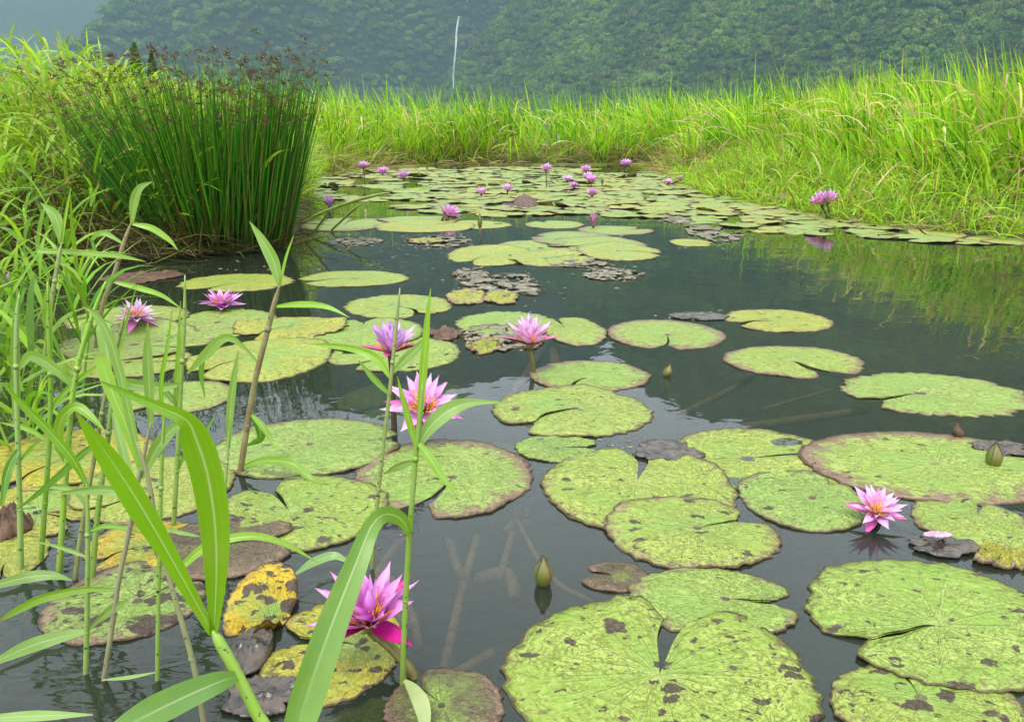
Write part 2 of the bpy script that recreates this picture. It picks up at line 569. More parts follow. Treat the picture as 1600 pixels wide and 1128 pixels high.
def at_alb(v, f, *a):
    global ALB
    keep, ALB = ALB, v
    m = f(*a)
    ALB = keep
    return m


M = dict(
    pad=mat_pad(), petal=at_alb(0.98, mat_petal), sepal=at_alb(0.85, mat_sepal), stamen=at_alb(0.95, mat_stamen),
    stalk=mat_plain("lily_stalk", (0.13, 0.11, 0.015), (0.20, 0.17, 0.03), 60.0, 0.4, 0.2, 0.001),
    dark_stalk=mat_plain("dark_lily_stalk", (0.055, 0.035, 0.02), (0.11, 0.075, 0.04), 60.0, 0.45, 0.2, 0.001),
    sunk=mat_plain("sunken_stem", (0.26, 0.15, 0.08), (0.44, 0.29, 0.17), 25.0, 0.8, 0.3, 0.003),
    rot=mat_plain("rotting_leaf", (0.035, 0.024, 0.014), (0.34, 0.27, 0.14), 45.0, 0.3, 0.8, 0.005, spec=0.6),
    rot_dark=mat_plain("black_rotten_leaf", (0.016, 0.012, 0.008), (0.115, 0.082, 0.052), 30.0, 0.25, 0.7, 0.006, spec=0.6),
    dead=mat_plain("dead_brown_leaf", (0.06, 0.03, 0.015), (0.17, 0.09, 0.045), 30.0, 0.6, 0.8, 0.006),
    blade=at_alb(0.84, mat_blade, "grass_blades"), rush=at_alb(0.95, mat_blade, "rush_culms", 0.2, 0.4), straw=mat_blade("dead_grass", 0.2, 0.7),
    leaf=at_alb(0.72, mat_reed_leaf), stem=mat_reed_stem(), water=mat_water(), ground=mat_ground(),
    hill=mat_hill("hill_slope", (0.016, 0.036, 0.010), (0.035, 0.06, 0.018)), canopy=mat_canopy(),
    bud=mat_plain("lily_bud", (0.10, 0.17, 0.02), (0.20, 0.15, 0.035), 70.0, 0.4, 0.2, 0.001, (1, 1, 0.15)),
    fall=mat_plain("falling_water", (0.45, 0.5, 0.55), (0.8, 0.85, 0.9), 0.08, 0.6, 0.2, 1.0, (1, 1, 0.2)),
    trunk=mat_plain("bark", (0.06, 0.045, 0.03), (0.13, 0.10, 0.07), 8.0, 0.9, 0.5, 0.02),
    wet_petal=mat_plain("fallen_petal", (0.40, 0.22, 0.32), (0.6, 0.45, 0.5), 60.0, 0.3, 0.2, 0.001),
)

# ------------------------------------------------------------------ ground, pond, water
shore_px = [(-420, 420), (0, 408), (180, 402), (300, 398), (425, 392), (468, 360), (486, 320), (492, 288), (520, 268),
            (600, 259), (700, 257), (850, 257), (1000, 256), (1058, 260), (1072, 285), (1120, 306), (1200, 320),
            (1330, 346), (1450, 360), (1560, 372), (1700, 388), (2000, 415)]
shore = [tuple(ground(*p)[:2]) for p in shore_px]
pond_poly = np.array([(-7.5, 3.6)] + shore + [(9.0, 3.6), (9.0, -3.5), (-7.5, -3.5)])


def pond_sd(x, y):
    """signed distance to the shore, positive on land"""
    x = np.asarray(x, float); y = np.asarray(y, float)
    d = np.full(x.shape, 1e9); inside = np.zeros(x.shape, bool)
    P = pond_poly
    for k in range(len(P)):
        a, b = P[k], P[(k + 1) % len(P)]
        ex, ey = b - a
        t = np.clip(((x - a[0]) * ex + (y - a[1]) * ey) / (ex * ex + ey * ey), 0, 1)
        d = np.minimum(d, np.hypot(x - a[0] - t * ex, y - a[1] - t * ey))
        c = ((a[1] > y) != (b[1] > y)) & (x < (b[0] - a[0]) * (y - a[1]) / (b[1] - a[1] + 1e-12) + a[0])
        inside ^= c
    return np.where(inside, -d, d)


def land_z(x, y):
    d = pond_sd(x, y)
    up = 0.008 + 0.18 * (1 - np.exp(-np.maximum(d, 0) / 1.2)) + 0.05 * (fbm(np.asarray(x) * 0.8, np.asarray(y) * 0.8, 3) - 0.5) * np.clip(d, 0, 1)
    down = -0.55 * np.clip(-d / 0.7, 0, 1) ** 0.8 + 0.008
    return np.where(d > 0, up, down)


def axis(lo, hi, step, far_lo, far_hi):
    a = list(np.arange(lo, hi, step))
    s, v = step, a[-1]
    while v < far_hi:
        s *= 1.28; v += s; a.append(v)
    s, v, b = step, a[0], []
    while v > far_lo:
        s *= 1.28; v -= s; b.append(v)
    return np.array(b[::-1] + a)


def grid_mesh(name, gx, gy, Z):
    X, Y = np.meshgrid(gx, gy)
    v = np.stack([X, Y, Z], -1).reshape(-1, 3)
    nx, ny = len(gx), len(gy)
    i = np.arange(ny - 1)[:, None] * nx + np.arange(nx - 1)[None, :]
    q = np.stack([i, i + 1, i + 1 + nx, i + nx], -1).reshape(-1, 4)
    return mesh_np(name, v, q)


gx = axis(-8.5, 10.5, 0.14, -4200, 4200)
gy = axis(-4.5, 18.5, 0.14, -200, 5200)
GX, GY = np.meshgrid(gx, gy)
g = obj("ground", grid_mesh("ground", gx, gy, land_z(GX, GY)), M['ground'])
tag(g, "valley floor and muddy bed around the lily pond", "ground", kind="structure")

wv = np.array([(-8.0, -4.0, 0), (9.6, -4.0, 0), (9.6, 17.6, 0), (-8.0, 17.6, 0)], float)
w = obj("pond_water", mesh_np("pond_water", wv, np.array([[0, 1, 2, 3]]), False), M['water'])
tag(w, "calm dark grey green pond water", "water", kind="structure")

# ------------------------------------------------------------------ mountains


def plane_h(x, y, A, B, slope):
    """height over the foot line A->B, rising to its left"""
    ex, ey = B[0] - A[0], B[1] - A[1]
    L = math.hypot(ex, ey)
    return slope * ((x - A[0]) * (-ey / L) + (y - A[1]) * (ex / L))


def soft_cap(z, cap, k=0.12):
    return np.where(z < cap, z, cap + (z - cap) * k)


def gully(x, y, dx, dy, scale, seed):
    """furrows running along (dx,dy)"""
    s = (-x * dy + y * dx) / scale
    t = (x * dx + y * dy) / (scale * 4.0)
    return np.abs(fbm(s, t, seed, 4) - 0.5) * 2


def H_right(x, y):
    f = plane_h(x, y, (-131, 1243), (700, 350), 0.0) * 0
    n = ((x + 131) * 0.732 + (y - 1243) * 0.681)
    l = (x + 131) * 0.995 + (y - 1243) * 0.0995
    z = np.minimum(0.786 * n, 1.12 * l)
    z = soft_cap(z, 600)
    rise = np.clip(z / 60, 0, 1)
    return z + rise * (48 * (0.35 - gully(x, y, 0.732, 0.681, 95.0, 5)) + 22 * (fbm(x / 80, y / 80, 9) - 0.5)) + f


def H_back(x, y):
    n = ((x + 788) * -0.413 + (y - 1393) * 0.911)
    l = (x + 788) * 0.95 + (y - 1393) * 0.31
    z = np.minimum(1.6 * n, 1.22 * l)
    z = soft_cap(z, 640)
    return z + np.clip(z / 60, 0, 1) * (30 * (0.35 - gully(x, y, -0.413, 0.911, 120.0, 15)) + 26 * (fbm(x / 90, y / 90, 19) - 0.5))


def H_spur(x, y):
    n = ((x + 506) * -0.65 + (y - 1252) * 0.759)
    l = (x + 506) * 0.95 + (y - 1252) * 0.31
    z = np.minimum(2.25 * n, 1.8 * l)
    z = soft_cap(z, 600)
    return z + np.clip(z / 60, 0, 1) * (34 * (0.35 - gully(x, y, -0.65, 0.759, 90.0, 25)) + 24 * (fbm(x / 80, y / 80, 29) - 0.5))


def H_far(x, y):
    n = ((x + 2800) * -0.26 + (y - 2150) * 0.965)
    z = soft_cap(0.95 * n, 900)
    return z + np.clip(z / 80, 0, 1) * (80 * (0.4 - gully(x, y, -0.26, 0.965, 260.0, 35)))


def mountain(name, H, x0, x1, y0, y1, step, label):
    ax = np.arange(x0, x1 + step, step); ay = np.arange(y0, y1 + step, step)
    X, Y = np.meshgrid(ax, ay)
    Z = np.maximum(H(X, Y), -25.0)
    me = grid_mesh(name, ax, ay, Z)
    o = obj(name, me, M['hill'])
    tag(o, label, "mountain", kind="structure")
    return o


mountain("mountain", H_right, -180, 1500, 150, 2000, 14, "steep forested valley side right of the waterfall")
mountain("mountain", H_back, -880, 300, 1250, 2250, 16, "hazy forested cliff wall behind the waterfall")
mountain("mountain", H_spur, -560, 200, 1150, 2000, 14, "forested spur standing before the hazy cliff wall")
mountain("mountain", H_far, -2900, -100, 2050, 3600, 40, "far mountain almost lost in the mist")

# forest canopy: crowns of leaf clumps instanced over the slopes
crown_col = bpy.data.collections.new("crown_shapes")


def crown_mesh(seed, n):
    r = np.random.default_rng(seed)
    lobes = [(r.uniform(-.55, .55), r.uniform(-.55, .55), r.uniform(-.1, .5), r.uniform(.45, .75)) for _ in range(7)]
    d = r.normal(size=(n, 3)); d[:, 2] = np.abs(d[:, 2]) * 0.9 - 0.15
    d /= np.linalg.norm(d, axis=1)[:, None]
    li = r.integers(0, len(lobes), n)
    L = np.array(lobes)[li]
    c = L[:, :3] + d * (L[:, 3] * r.uniform(0.75, 1.05, n))[:, None]
    c[:, 2] *= 0.85
    nn = d + r.normal(size=(n, 3)) * 0.45
    nn /= np.linalg.norm(nn, axis=1)[:, None]
    t1 = np.cross(nn, r.normal(size=(n, 3))); t1 /= np.linalg.norm(t1, axis=1)[:, None]
    t2 = np.cross(nn, t1)
    s = r.uniform(0.10, 0.20, n)[:, None]
    v = np.stack([c - t1 * s - t2 * s * .6, c + t1 * s - t2 * s * .6, c + t1 * s * .7 + t2 * s * .7, c - t1 * s * .7 + t2 * s * .7], 1).reshape(-1, 3)
    q = np.arange(n * 4).reshape(-1, 4)
    return mesh_np("crown", v, q, False)


for k in range(5):
    cm = crown_mesh(50 + k, 420)
    cm.materials.append(M['canopy'])
    co_ = bpy.data.objects.new("crown_shape", cm)
    crown_col.objects.link(co_)


def canopy_nodes():
    ng = bpy.data.node_groups.new("canopy", 'GeometryNodeTree')
    ng.interface.new_socket("Geometry", in_out='INPUT', socket_type='NodeSocketGeometry')
    ng.interface.new_socket("Geometry", in_out='OUTPUT', socket_type='NodeSocketGeometry')
    gi = ng.nodes.new('NodeGroupInput'); go = ng.nodes.new('NodeGroupOutput')
    m2p = ng.nodes.new('GeometryNodeMeshToPoints')
    ci = ng.nodes.new('GeometryNodeCollectionInfo')
    ci.inputs['Collection'].default_value = crown_col
    ci.inputs['Separate Children'].default_value = True
    iop = ng.nodes.new('GeometryNodeInstanceOnPoints')
    iop.inputs['Pick Instance'].default_value = True
    rv = ng.nodes.new('FunctionNodeRandomValue'); rv.data_type = 'FLOAT_VECTOR'
    rv.inputs[0].default_value = (-0.15, -0.15, 0.0); rv.inputs[1].default_value = (0.15, 0.15, 6.28)
    na = ng.nodes.new('GeometryNodeInputNamedAttribute'); na.data_type = 'FLOAT'
    na.inputs['Name'].default_value = "size"
    lk = ng.links.new
    lk(gi.outputs[0], m2p.inputs['Mesh']); lk(m2p.outputs[0], iop.inputs['Points'])
    lk(ci.outputs[0], iop.inputs['Instance']); lk(rv.outputs[0], iop.inputs['Rotation'])
    lk(na.outputs['Attribute'], iop.inputs['Scale']); lk(iop.outputs[0], go.inputs[0])
    return ng


CANOPY = canopy_nodes()


def forest(H, others, x0, x1, y0, y1, step, s0, s1, label, el_max=26.0, seed=1):
    r = np.random.default_rng(seed)
    X, Y = np.meshgrid(np.arange(x0, x1, step), np.arange(y0, y1, step))
    X = (X + r.uniform(-.5, .5, X.shape) * step).ravel(); Y = (Y + r.uniform(-.5, .5, Y.shape) * step).ravel()
    Z = H(X, Y)
    D = np.hypot(X, Y)
    keep = (Z > 2) & (np.degrees(np.arctan2(Z, D)) < el_max) & (np.abs(np.degrees(np.arctan2(X, Y))) < 40)
    e = 6.0     # only slopes that can be seen from the pond
    gxn, gyn = (H(X + e, Y) - Z) / e, (H(X, Y + e) - Z) / e
    facing = (-gxn * X - gyn * Y) / D + Z / D
    keep &= facing < 0.25
    for O in others:
        keep &= Z > O(X, Y) - 4
    X, Y, Z = X[keep], Y[keep], Z[keep]
    me = bpy.data.meshes.new("forest_canopy")
    me.vertices.add(len(X))
    me.vertices.foreach_set("co", np.stack([X, Y, Z], -1).astype(np.float32).ravel())
    a = me.attributes.new("size", 'FLOAT', 'POINT')
    a.data.foreach_set("value", (r.uniform(s0, s1, len(X)) * (0.8 + 0.5 * r.random(len(X)) ** 3)).astype(np.float32))
    o = obj("forest_canopy", me, None)
    me.materials.append(M['canopy'])
    md = o.modifiers.new("canopy", 'NODES'); md.node_group = CANOPY
    tag(o, label, "forest", kind="stuff")
    return o


forest(H_right, [H_spur, H_back], -150, 1450, 180, 1900, 8.0, 5.4, 9.0, "dense green forest covering the valley side right of the waterfall", seed=2)
forest(H_spur, [H_back], -540, 200, 1160, 1900, 9.5, 6.5, 10.5, "misty forest clinging to the spur left of the waterfall", seed=3)
forest(H_back, [H_spur], -860, 280, 1260, 2000, 12.0, 8.0, 13.0, "misty forest on the farther cliff wall", seed=4)


# waterfall
def hit_slope(px, py):
    d = ray(px, py)
    hd = math.hypot(d.x, d.y)
    for D in np.arange(900, 2400, 1.0):
        x, y, z = d.x / hd * D, d.y / hd * D, CAM_H + d.z / hd * D
        if max(float(H_spur(x, y)), float(H_back(x, y)), float(H_right(x, y))) > z:
            return np.array([x, y, z])
    return np.array([d.x / hd * 1700, d.y / hd * 1700, CAM_H + d.z / hd * 1700])


wf = empty("waterfall", (0, 0, 0))
tag(wf, "thin white waterfall dropping down the misty cliff", "waterfall")


def fall(name, pts, widths, strands, seed):
    r = random.Random(seed)
    y0 = min(hit_slope(*p)[1] for p in pts) - 14
    vs_, fs_, base = [], [], 0
    for s in range(strands):
        P, R = [], []
        for (px, py), w_ in zip(pts, widths):
            q = at_y(px + r.uniform(-.35, .35) * w_, py, y0 - r.uniform(0, 4))
            P.append(q); R.append(w_ * r.uniform(.18, .5) * y0 / F_PX * 0.5)
        v, f, uv = tube(P, R, 6, 40)
        vs_.append(v); fs_ += [x + base for x in f]; base += len(v)
    return obj(name, mesh_np(name, np.vstack(vs_), fs_), M['fall'], wf)


fall("main_fall", [(717, 26), (714, 45), (712, 68), (710.5, 95), (709, 118), (708, 140)], [2, 3.6, 4.2, 4.2, 3.6, 3], 4, 4)
fall("upper_cascade", [(731, -12), (731, -4), (730, 4)], [2, 3, 1.5], 2, 5)

# haze: the damp air of the valley
hz = np.array([(x, y, z) for z in (-3, 1150) for y in (-250, 5400) for x in (-4400, 4400)], float)
hq = np.array([[0, 2, 3, 1], [4, 5, 7, 6], [0, 1, 5, 4], [2, 6, 7, 3], [0, 4, 6, 2], [1, 3, 7, 5]])
hm = bpy.data.materials.new("damp_air"); hm.use_nodes = True
ht = hm.node_tree; ht.nodes.clear()
ho = ht.nodes.new('ShaderNodeOutputMaterial'); hv = ht.nodes.new('ShaderNodeVolumePrincipled')
hv.inputs['Color'].default_value = (0.33, 0.49, 0.56, 1)
hv.inputs['Density'].default_value = 0.00023
hv.inputs['Anisotropy'].default_value = 0.0
ht.links.new(hv.outputs[0], ho.inputs['Volume'])
haze = obj("haze", mesh_np("haze", hz, hq, False), hm)
tag(haze, "pale damp air filling the valley", "haze", kind="stuff")

# ------------------------------------------------------------------ grass


def blades(base, az, tilt, L, droop, W, col, tw, K=6, root=(0.20, 0.17, 0.06), rootk=0.5, tipdry=0.0):
    n = len(base)
    t = np.linspace(0, 1, K)
    h = np.stack([np.cos(az), np.sin(az), np.zeros(n)], -1)
    d = h * np.sin(tilt)[:, None] + np.array([0, 0, 1.0]) * np.cos(tilt)[:, None]
    perp = np.stack([-np.sin(az), np.cos(az), np.zeros(n)], -1)
    side = perp * np.cos(tw)[:, None] + (h * np.cos(tilt)[:, None] - np.array([0, 0, 1.0]) * np.sin(tilt)[:, None]) * np.sin(tw)[:, None]
    P = base[:, None, :] + L[:, None, None] * (t[None, :, None] * d[:, None, :])
    bend = (droop * L)[:, None] * (t ** 2.3)[None, :]
    P = P + bend[:, :, None] * (h * 0.55)[:, None, :]
    P[:, :, 2] -= bend * 0.85
    P[:, :, 2] = np.maximum(P[:, :, 2], 0.012)
    wp = np.minimum(1.0, 0.45 + t * 2.2) * (1 - t ** 2.6) + 0.03
    hw = 0.5 * W[:, None] * wp[None, :]
    A = P - side[:, None, :] * hw[:, :, None]
    B = P + side[:, None, :] * hw[:, :, None]
    v = np.stack([A, B], 2).reshape(-1, 3)
    b = (np.arange(n) * K * 2)[:, None] + (np.arange(K - 1) * 2)[None, :]
    q = np.stack([b, b + 1, b + 3, b + 2], -1).reshape(-1, 4)
    k = np.clip(1 - t / 0.35, 0, 1) * rootk
    c = col[:, None, :] * (1 - k)[None, :, None] + np.array(root)[None, None, :] * k[None, :, None]
    if tipdry:
        kd = np.clip((t - 0.8) / 0.2, 0, 1) * tipdry
        c = c * (1 - kd)[None, :, None] + np.array((0.36, 0.27, 0.10)) * kd[None, :, None]
    c = np.repeat(c, 2, axis=1).reshape(-1, 3)
    return v, q, c


def join_blades(name, parts, mat, label, cat, kind="stuff", parent=None):
    vs_, qs_, cs_, b = [], [], [], 0
    for v, q, c in parts:
        vs_.append(v); qs_.append(q + b); cs_.append(c); b += len(v)
    me = mesh_np(name, np.vstack(vs_), np.vstack(qs_))
    set_col(me, np.vstack(cs_))
    o = obj(name, me, mat, parent)
    if parent is None:
        tag(o, label, cat, kind=kind)
    elif kind:
        o["kind"] = kind
    return o


def palette(n, cols, weights, jit=0.18):
    c = np.array(cols)[rng.choice(len(cols), n, p=np.array(weights) / sum(weights))]
    return np.clip(c * (1 + rng.normal(0, jit, (n, 1))) * (1 + rng.normal(0, 0.06, (n, 3))), 0.004, 1)


GREENS = [(0.16, 0.41, 0.012), (0.27, 0.52, 0.018), (0.38, 0.57, 0.032), (0.08, 0.25, 0.010), (0.52, 0.46, 0.17)]


def tone(P, seed, k=0.55):
    f = fbm(P[:, 0] * 1.7, P[:, 1] * 1.7, seed, 3)
    return (1 + k * (f - 0.5) * 2)[:, None]


def scatter(n, x0, x1, y0, y1, cond):
    X = rng.uniform(x0, x1, n); Y = rng.uniform(y0, y1, n)
    k = cond(X, Y)
    X, Y = X[k], Y[k]
    return np.stack([X, Y, land_z(X, Y) - 0.02], -1)


def clumpy(P, scale, seed, lo=0.35):
    f = fbm(P[:, 0] * scale, P[:, 1] * scale, seed, 3)
    return rng.random(len(P)) < np.clip((f - lo) * 4, 0.12, 1)


# far bank: tall bright grass from the shore back
def far_bank():
    parts = []
    P = scatter(52000, -11, 14, 12.5, 20.5, lambda x, y: (pond_sd(x, y) > 0.0))
    D = pond_sd(P[:, 0], P[:, 1])
    P = P[(D < 4.5) & (rng.random(len(P)) < np.where(D < 1.8, 1.0, 0.38))]
    P = P[clumpy(P, 1.3, 71)]
    n = len(P)
    D = pond_sd(P[:, 0], P[:, 1])
    hgt = np.clip(0.6 + D * 0.85, 0.55, 1.45) * rng.uniform(0.75, 1.18, n) * (0.85 + 0.3 * fbm(P[:, 0] * .9, P[:, 1] * .9, 5))
    az = rng.normal(math.pi * 1.05, 1.0, n)
    az[D < 0.6] = rng.normal(-math.pi / 2, 1.0, (D < 0.6).sum())
    parts.append(blades(P, az, np.abs(rng.normal(0.27, 0.2, n)), hgt, rng.uniform(0.05, 0.5, n), rng.uniform(0.016, 0.034, n),
                        palette(n, GREENS, [5, 7, 5, 2, 0.9]) * tone(P, 83), rng.uniform(-1.0, 1.0, n), 6, rootk=0.55, tipdry=0.25))
    # dry straw and thatch at the waterline
    P = scatter(40000, -9, 12, 12.0, 18.0, lambda x, y: (pond_sd(x, y) > -0.3) & (pond_sd(x, y) < 0.8))
    n = len(P)
    P[:, 2] += rng.uniform(0, 0.22, n)
    parts.append(blades(P, rng.uniform(0, 6.28, n), rng.uniform(0.5, 1.45, n), rng.uniform(0.25, 0.7, n), rng.uniform(0.1, 0.6, n), rng.uniform(0.008, 0.018, n),
                        palette(n, [(0.36, 0.28, 0.12), (0.19, 0.125, 0.055), (0.50, 0.42, 0.20), (0.22, 0.36, 0.03)], [4, 3, 3, 6]), rng.uniform(-1.2, 1.2, n), 5))
    # bleached blades hanging out of the grass face
    P = scatter(5000, -9, 12, 12.5, 18.0, lambda x, y: (pond_sd(x, y) > 0.1) & (pond_sd(x, y) < 1.3))
    n = len(P)
    P[:, 2] += rng.uniform(0.1, 0.85, n)
    parts.append(blades(P, rng.normal(-1.8, 1.2, n), rng.uniform(0.3, 1.1, n), rng.uniform(0.3, 0.7, n), rng.uniform(0.3, 1.0, n), rng.uniform(0.012, 0.024, n),
                        palette(n, [(0.62, 0.55, 0.30), (0.50, 0.40, 0.20), (0.36, 0.52, 0.05)], [4, 2, 4]), rng.uniform(-1.2, 1.2, n), 6, rootk=0))
    return join_blades("tall_grass", parts, M['blade'], "tall bright green grass lining the far shore below the mountains", "grass")


def right_bank():
    parts = []
    reg = lambda x, y: (pond_sd(x, y) > 0.0) & (x > 1.6)
    P = scatter(38000, 1.6, 10.5, 3.6, 15.0, reg)
    D = pond_sd(P[:, 0], P[:, 1])
    P = P[(D > 1.0) & (D < 5.0) & (rng.random(len(P)) < np.where(D < 3.0, 1.0, 0.4))]
    P = P[clumpy(P, 1.6, 31)]
    n = len(P); D = pond_sd(P[:, 0], P[:, 1])
    hgt = np.clip(0.45 + (D - 0.8) * 0.5, 0.4, 1.2) * rng.uniform(0.75, 1.2, n)
    az = rng.normal(math.pi * 0.98, 0.8, n)
    parts.append(blades(P, az, np.abs(rng.normal(0.27, 0.15, n)), hgt, rng.uniform(0.03, 0.38, n), rng.uniform(0.016, 0.034, n),
                        palette(n, GREENS, [4, 7, 6, 2, 1.0]) * tone(P, 84), rng.uniform(-1.0, 1.0, n), 7, rootk=0.5, tipdry=0.3))
    # the low soft grass spilling to the water
    P = scatter(60000, 1.5, 8.5, 3.4, 13.5, reg)
    D = pond_sd(P[:, 0], P[:, 1])
    P = P[(D < 1.7)]
    P = P[clumpy(P, 2.2, 41, 0.3)]
    n = len(P); D = pond_sd(P[:, 0], P[:, 1])
    P[:, 2] += rng.uniform(0, 0.16, n) * np.clip(D * 2, 0.1, 1)
    hgt = np.clip(0.12 + D * 0.30, 0.12, 0.42) * rng.uniform(0.6, 1.3, n)
    parts.append(blades(P, rng.uniform(0, 6.28, n), np.abs(rng.normal(0.55, 0.4, n)), hgt, rng.uniform(0.1, 0.7, n), rng.uniform(0.006, 0.015, n),
                        palette(n, [(0.20, 0.42, 0.015), (0.31, 0.52, 0.03), (0.42, 0.56, 0.06), (0.12, 0.29, 0.015)], [4, 6, 3, 2]), rng.uniform(-1.2, 1.2, n), 5, rootk=0.3))
    # straw
    P = scatter(5000, 1.5, 9.0, 3.5, 13.5, lambda x, y: reg(x, y) & (pond_sd(x, y) < 2.2))
    n = len(P)
    P[:, 2] += rng.uniform(0, 0.35, n) * np.clip(pond_sd(P[:, 0], P[:, 1]), 0.05, 1)
    parts.append(blades(P, rng.uniform(0, 6.28, n), rng.uniform(0.3, 1.4, n), rng.uniform(0.2, 0.55, n), rng.uniform(0.2, 0.9, n), rng.uniform(0.006, 0.016, n),
                        palette(n, [(0.50, 0.42, 0.20), (0.33, 0.25, 0.11), (0.17, 0.11, 0.05)], [4, 3, 2]), rng.uniform(-1.2, 1.2, n), 5))
    P = scatter(3200, 1.8, 9.0, 3.8, 13.5, lambda x, y: reg(x, y) & (pond_sd(x, y) > 0.9) & (pond_sd(x, y) < 2.4))
    n = len(P)
    P[:, 2] += rng.uniform(0.15, 0.75, n)
    parts.append(blades(P, rng.normal(-2.2, 1.2, n), rng.uniform(0.3, 1.2, n), rng.uniform(0.25, 0.6, n), rng.uniform(0.3, 1.0, n), rng.uniform(0.010, 0.02, n),
                        palette(n, [(0.66, 0.58, 0.32), (0.50, 0.40, 0.20), (0.40, 0.56, 0.06)], [4, 2, 4]), rng.uniform(-1.2, 1.2, n), 6, rootk=0))
    P = scatter(60000, 1.4, 8.5, 3.3, 13.5, lambda x, y: (pond_sd(x, y) > -0.10) & (pond_sd(x, y) < 0.45) & (x > 1.5))
    n = len(P)
    P[:, 2] = np.maximum(P[:, 2], -.01)
    parts.append(blades(P, rng.uniform(0, 6.28, n), np.abs(rng.normal(0.5, 0.4, n)), rng.uniform(0.10, 0.30, n), rng.uniform(0.1, 0.8, n), rng.uniform(0.006, 0.013, n),
                        palette(n, [(0.20, 0.42, 0.015), (0.31, 0.52, 0.03), (0.42, 0.56, 0.06), (0.20, 0.14, 0.05)], [4, 6, 3, 1.5]), rng.uniform(-1.2, 1.2, n), 5, rootk=.6))
    # brown roots at the waterline
    P = scatter(14000, 1.4, 8.5, 3.3, 13.5, lambda x, y: (pond_sd(x, y) > -0.08) & (pond_sd(x, y) < 0.22) & (x > 1.5))
    n = len(P)
    parts.append(blades(P, rng.uniform(0, 6.28, n), rng.uniform(0.1, 1.3, n), rng.uniform(0.06, 0.24, n), rng.uniform(0.1, 0.8, n), rng.uniform(0.004, 0.010, n),
                        palette(n, [(0.12, 0.075, 0.035), (0.23, 0.17, 0.07), (0.22, 0.36, 0.03), (0.30, 0.42, 0.05)], [5, 3, 3, 2]), rng.uniform(-1.2, 1.2, n), 5))
    return join_blades("bank_grass", parts, M['blade'], "lush lime green grass spilling over the shore right of the open water", "grass")


def leafy_shoots(P, hgt, nl, cols, wts, leafL, leafW, lean=0.18):
    """upright leafy grass: a stem and alternate leaves"""
    n = len(P)
    az = rng.uniform(0, 6.28, n); tl = np.abs(rng.normal(lean, 0.12, n))
    c = palette(n, cols, wts)
    parts = [blades(P, az, tl, hgt, np.full(n, 0.08), np.full(n, 0.006), c * 0.8, rng.uniform(-1, 1, n), 5)]
    h = np.stack([np.cos(az) * np.sin(tl), np.sin(az) * np.sin(tl), np.cos(tl)], -1)
    for k in range(nl):
        f = rng.uniform(0.22, 1.0, n) if k else np.ones(n)
        B = P + h * (hgt * f)[:, None]
        m = rng.random(n) < 0.9
        B = B[m]; nn = len(B)
        parts.append(blades(B, rng.uniform(0, 6.28, nn), np.abs(rng.normal(0.65, 0.3, nn)), rng.uniform(0.6, 1.25, nn) * leafL, rng.uniform(0.1, 0.75, nn),
                            rng.uniform(0.7, 1.3, nn) * leafW, palette(nn, cols, wts), rng.uniform(-0.8, 0.8, nn), 6, rootk=0.0, tipdry=0.15))
    return parts


def left_bank():
    parts = []
    reg = lambda x, y: (pond_sd(x, y) > 0.02) & (x < -0.9)
    P = scatter(5200, -6.5, -0.8, 3.9, 9.5, reg)
    D = pond_sd(P[:, 0], P[:, 1])
    P = P[rng.random(len(P)) < np.where(D < 1.6, 1.0, 0.55)]
    n = len(P); D = pond_sd(P[:, 0], P[:, 1])
    hgt = np.clip(0.45 + 0.28 * D, 0.45, 0.98) * rng.uniform(0.7, 1.12, n)
    parts += leafy_shoots(P, hgt, 6, [(0.17, 0.33, 0.02), (0.26, 0.42, 0.035), (0.34, 0.47, 0.06), (0.42, 0.38, 0.13)], [4, 6, 4, 1.0], 0.26, 0.016)
    # behind the rushes the bank runs back to the far shore
    P = scatter(15000, -7, -0.9, 7.5, 17, lambda x, y: (pond_sd(x, y) > 0.0) & (pond_sd(x, y) < 3.5))
    n = len(P); D = pond_sd(P[:, 0], P[:, 1])
    hgt = np.clip(0.3 + 0.45 * D, 0.3, 1.05) * rng.uniform(0.75, 1.15, n)
    parts.append(blades(P, rng.uniform(0, 6.28, n), np.abs(rng.normal(0.3, 0.2, n)), hgt, rng.uniform(0.05, 0.5, n), rng.uniform(0.010, 0.022, n),
                        palette(n, GREENS, [3, 7, 6, 1, 1.5]), rng.uniform(-1, 1, n), 6, rootk=0.6))
    # dead brown thatch under the grass
    P = scatter(15000, -5.5, -1.5, 3.8, 6.2, lambda x, y: (pond_sd(x, y) > -0.22) & (pond_sd(x, y) < 1.0))
    n = len(P)
    P[:, 2] = np.maximum(P[:, 2], 0) + rng.uniform(0, 0.34, n) * np.clip(pond_sd(P[:, 0], P[:, 1]) + 0.3, 0.05, 1)
    parts.append(blades(P, rng.uniform(0, 6.28, n), rng.uniform(0.3, 1.5, n), rng.uniform(0.15, 0.5, n), rng.uniform(0.1, 0.8, n), rng.uniform(0.004, 0.009, n),
                        palette(n, [(0.06, 0.035, 0.018), (0.12, 0.08, 0.04), (0.26, 0.20, 0.09), (0.13, 0.20, 0.03)], [6, 5, 2, 3]), rng.uniform(-1.2, 1.2, n), 5))
    return join_blades("bank_grass", parts, M['blade'], "pale leafy grass with brown thatch growing behind the rush clump", "grass")


far_bank()
right_bank()
left_bank()

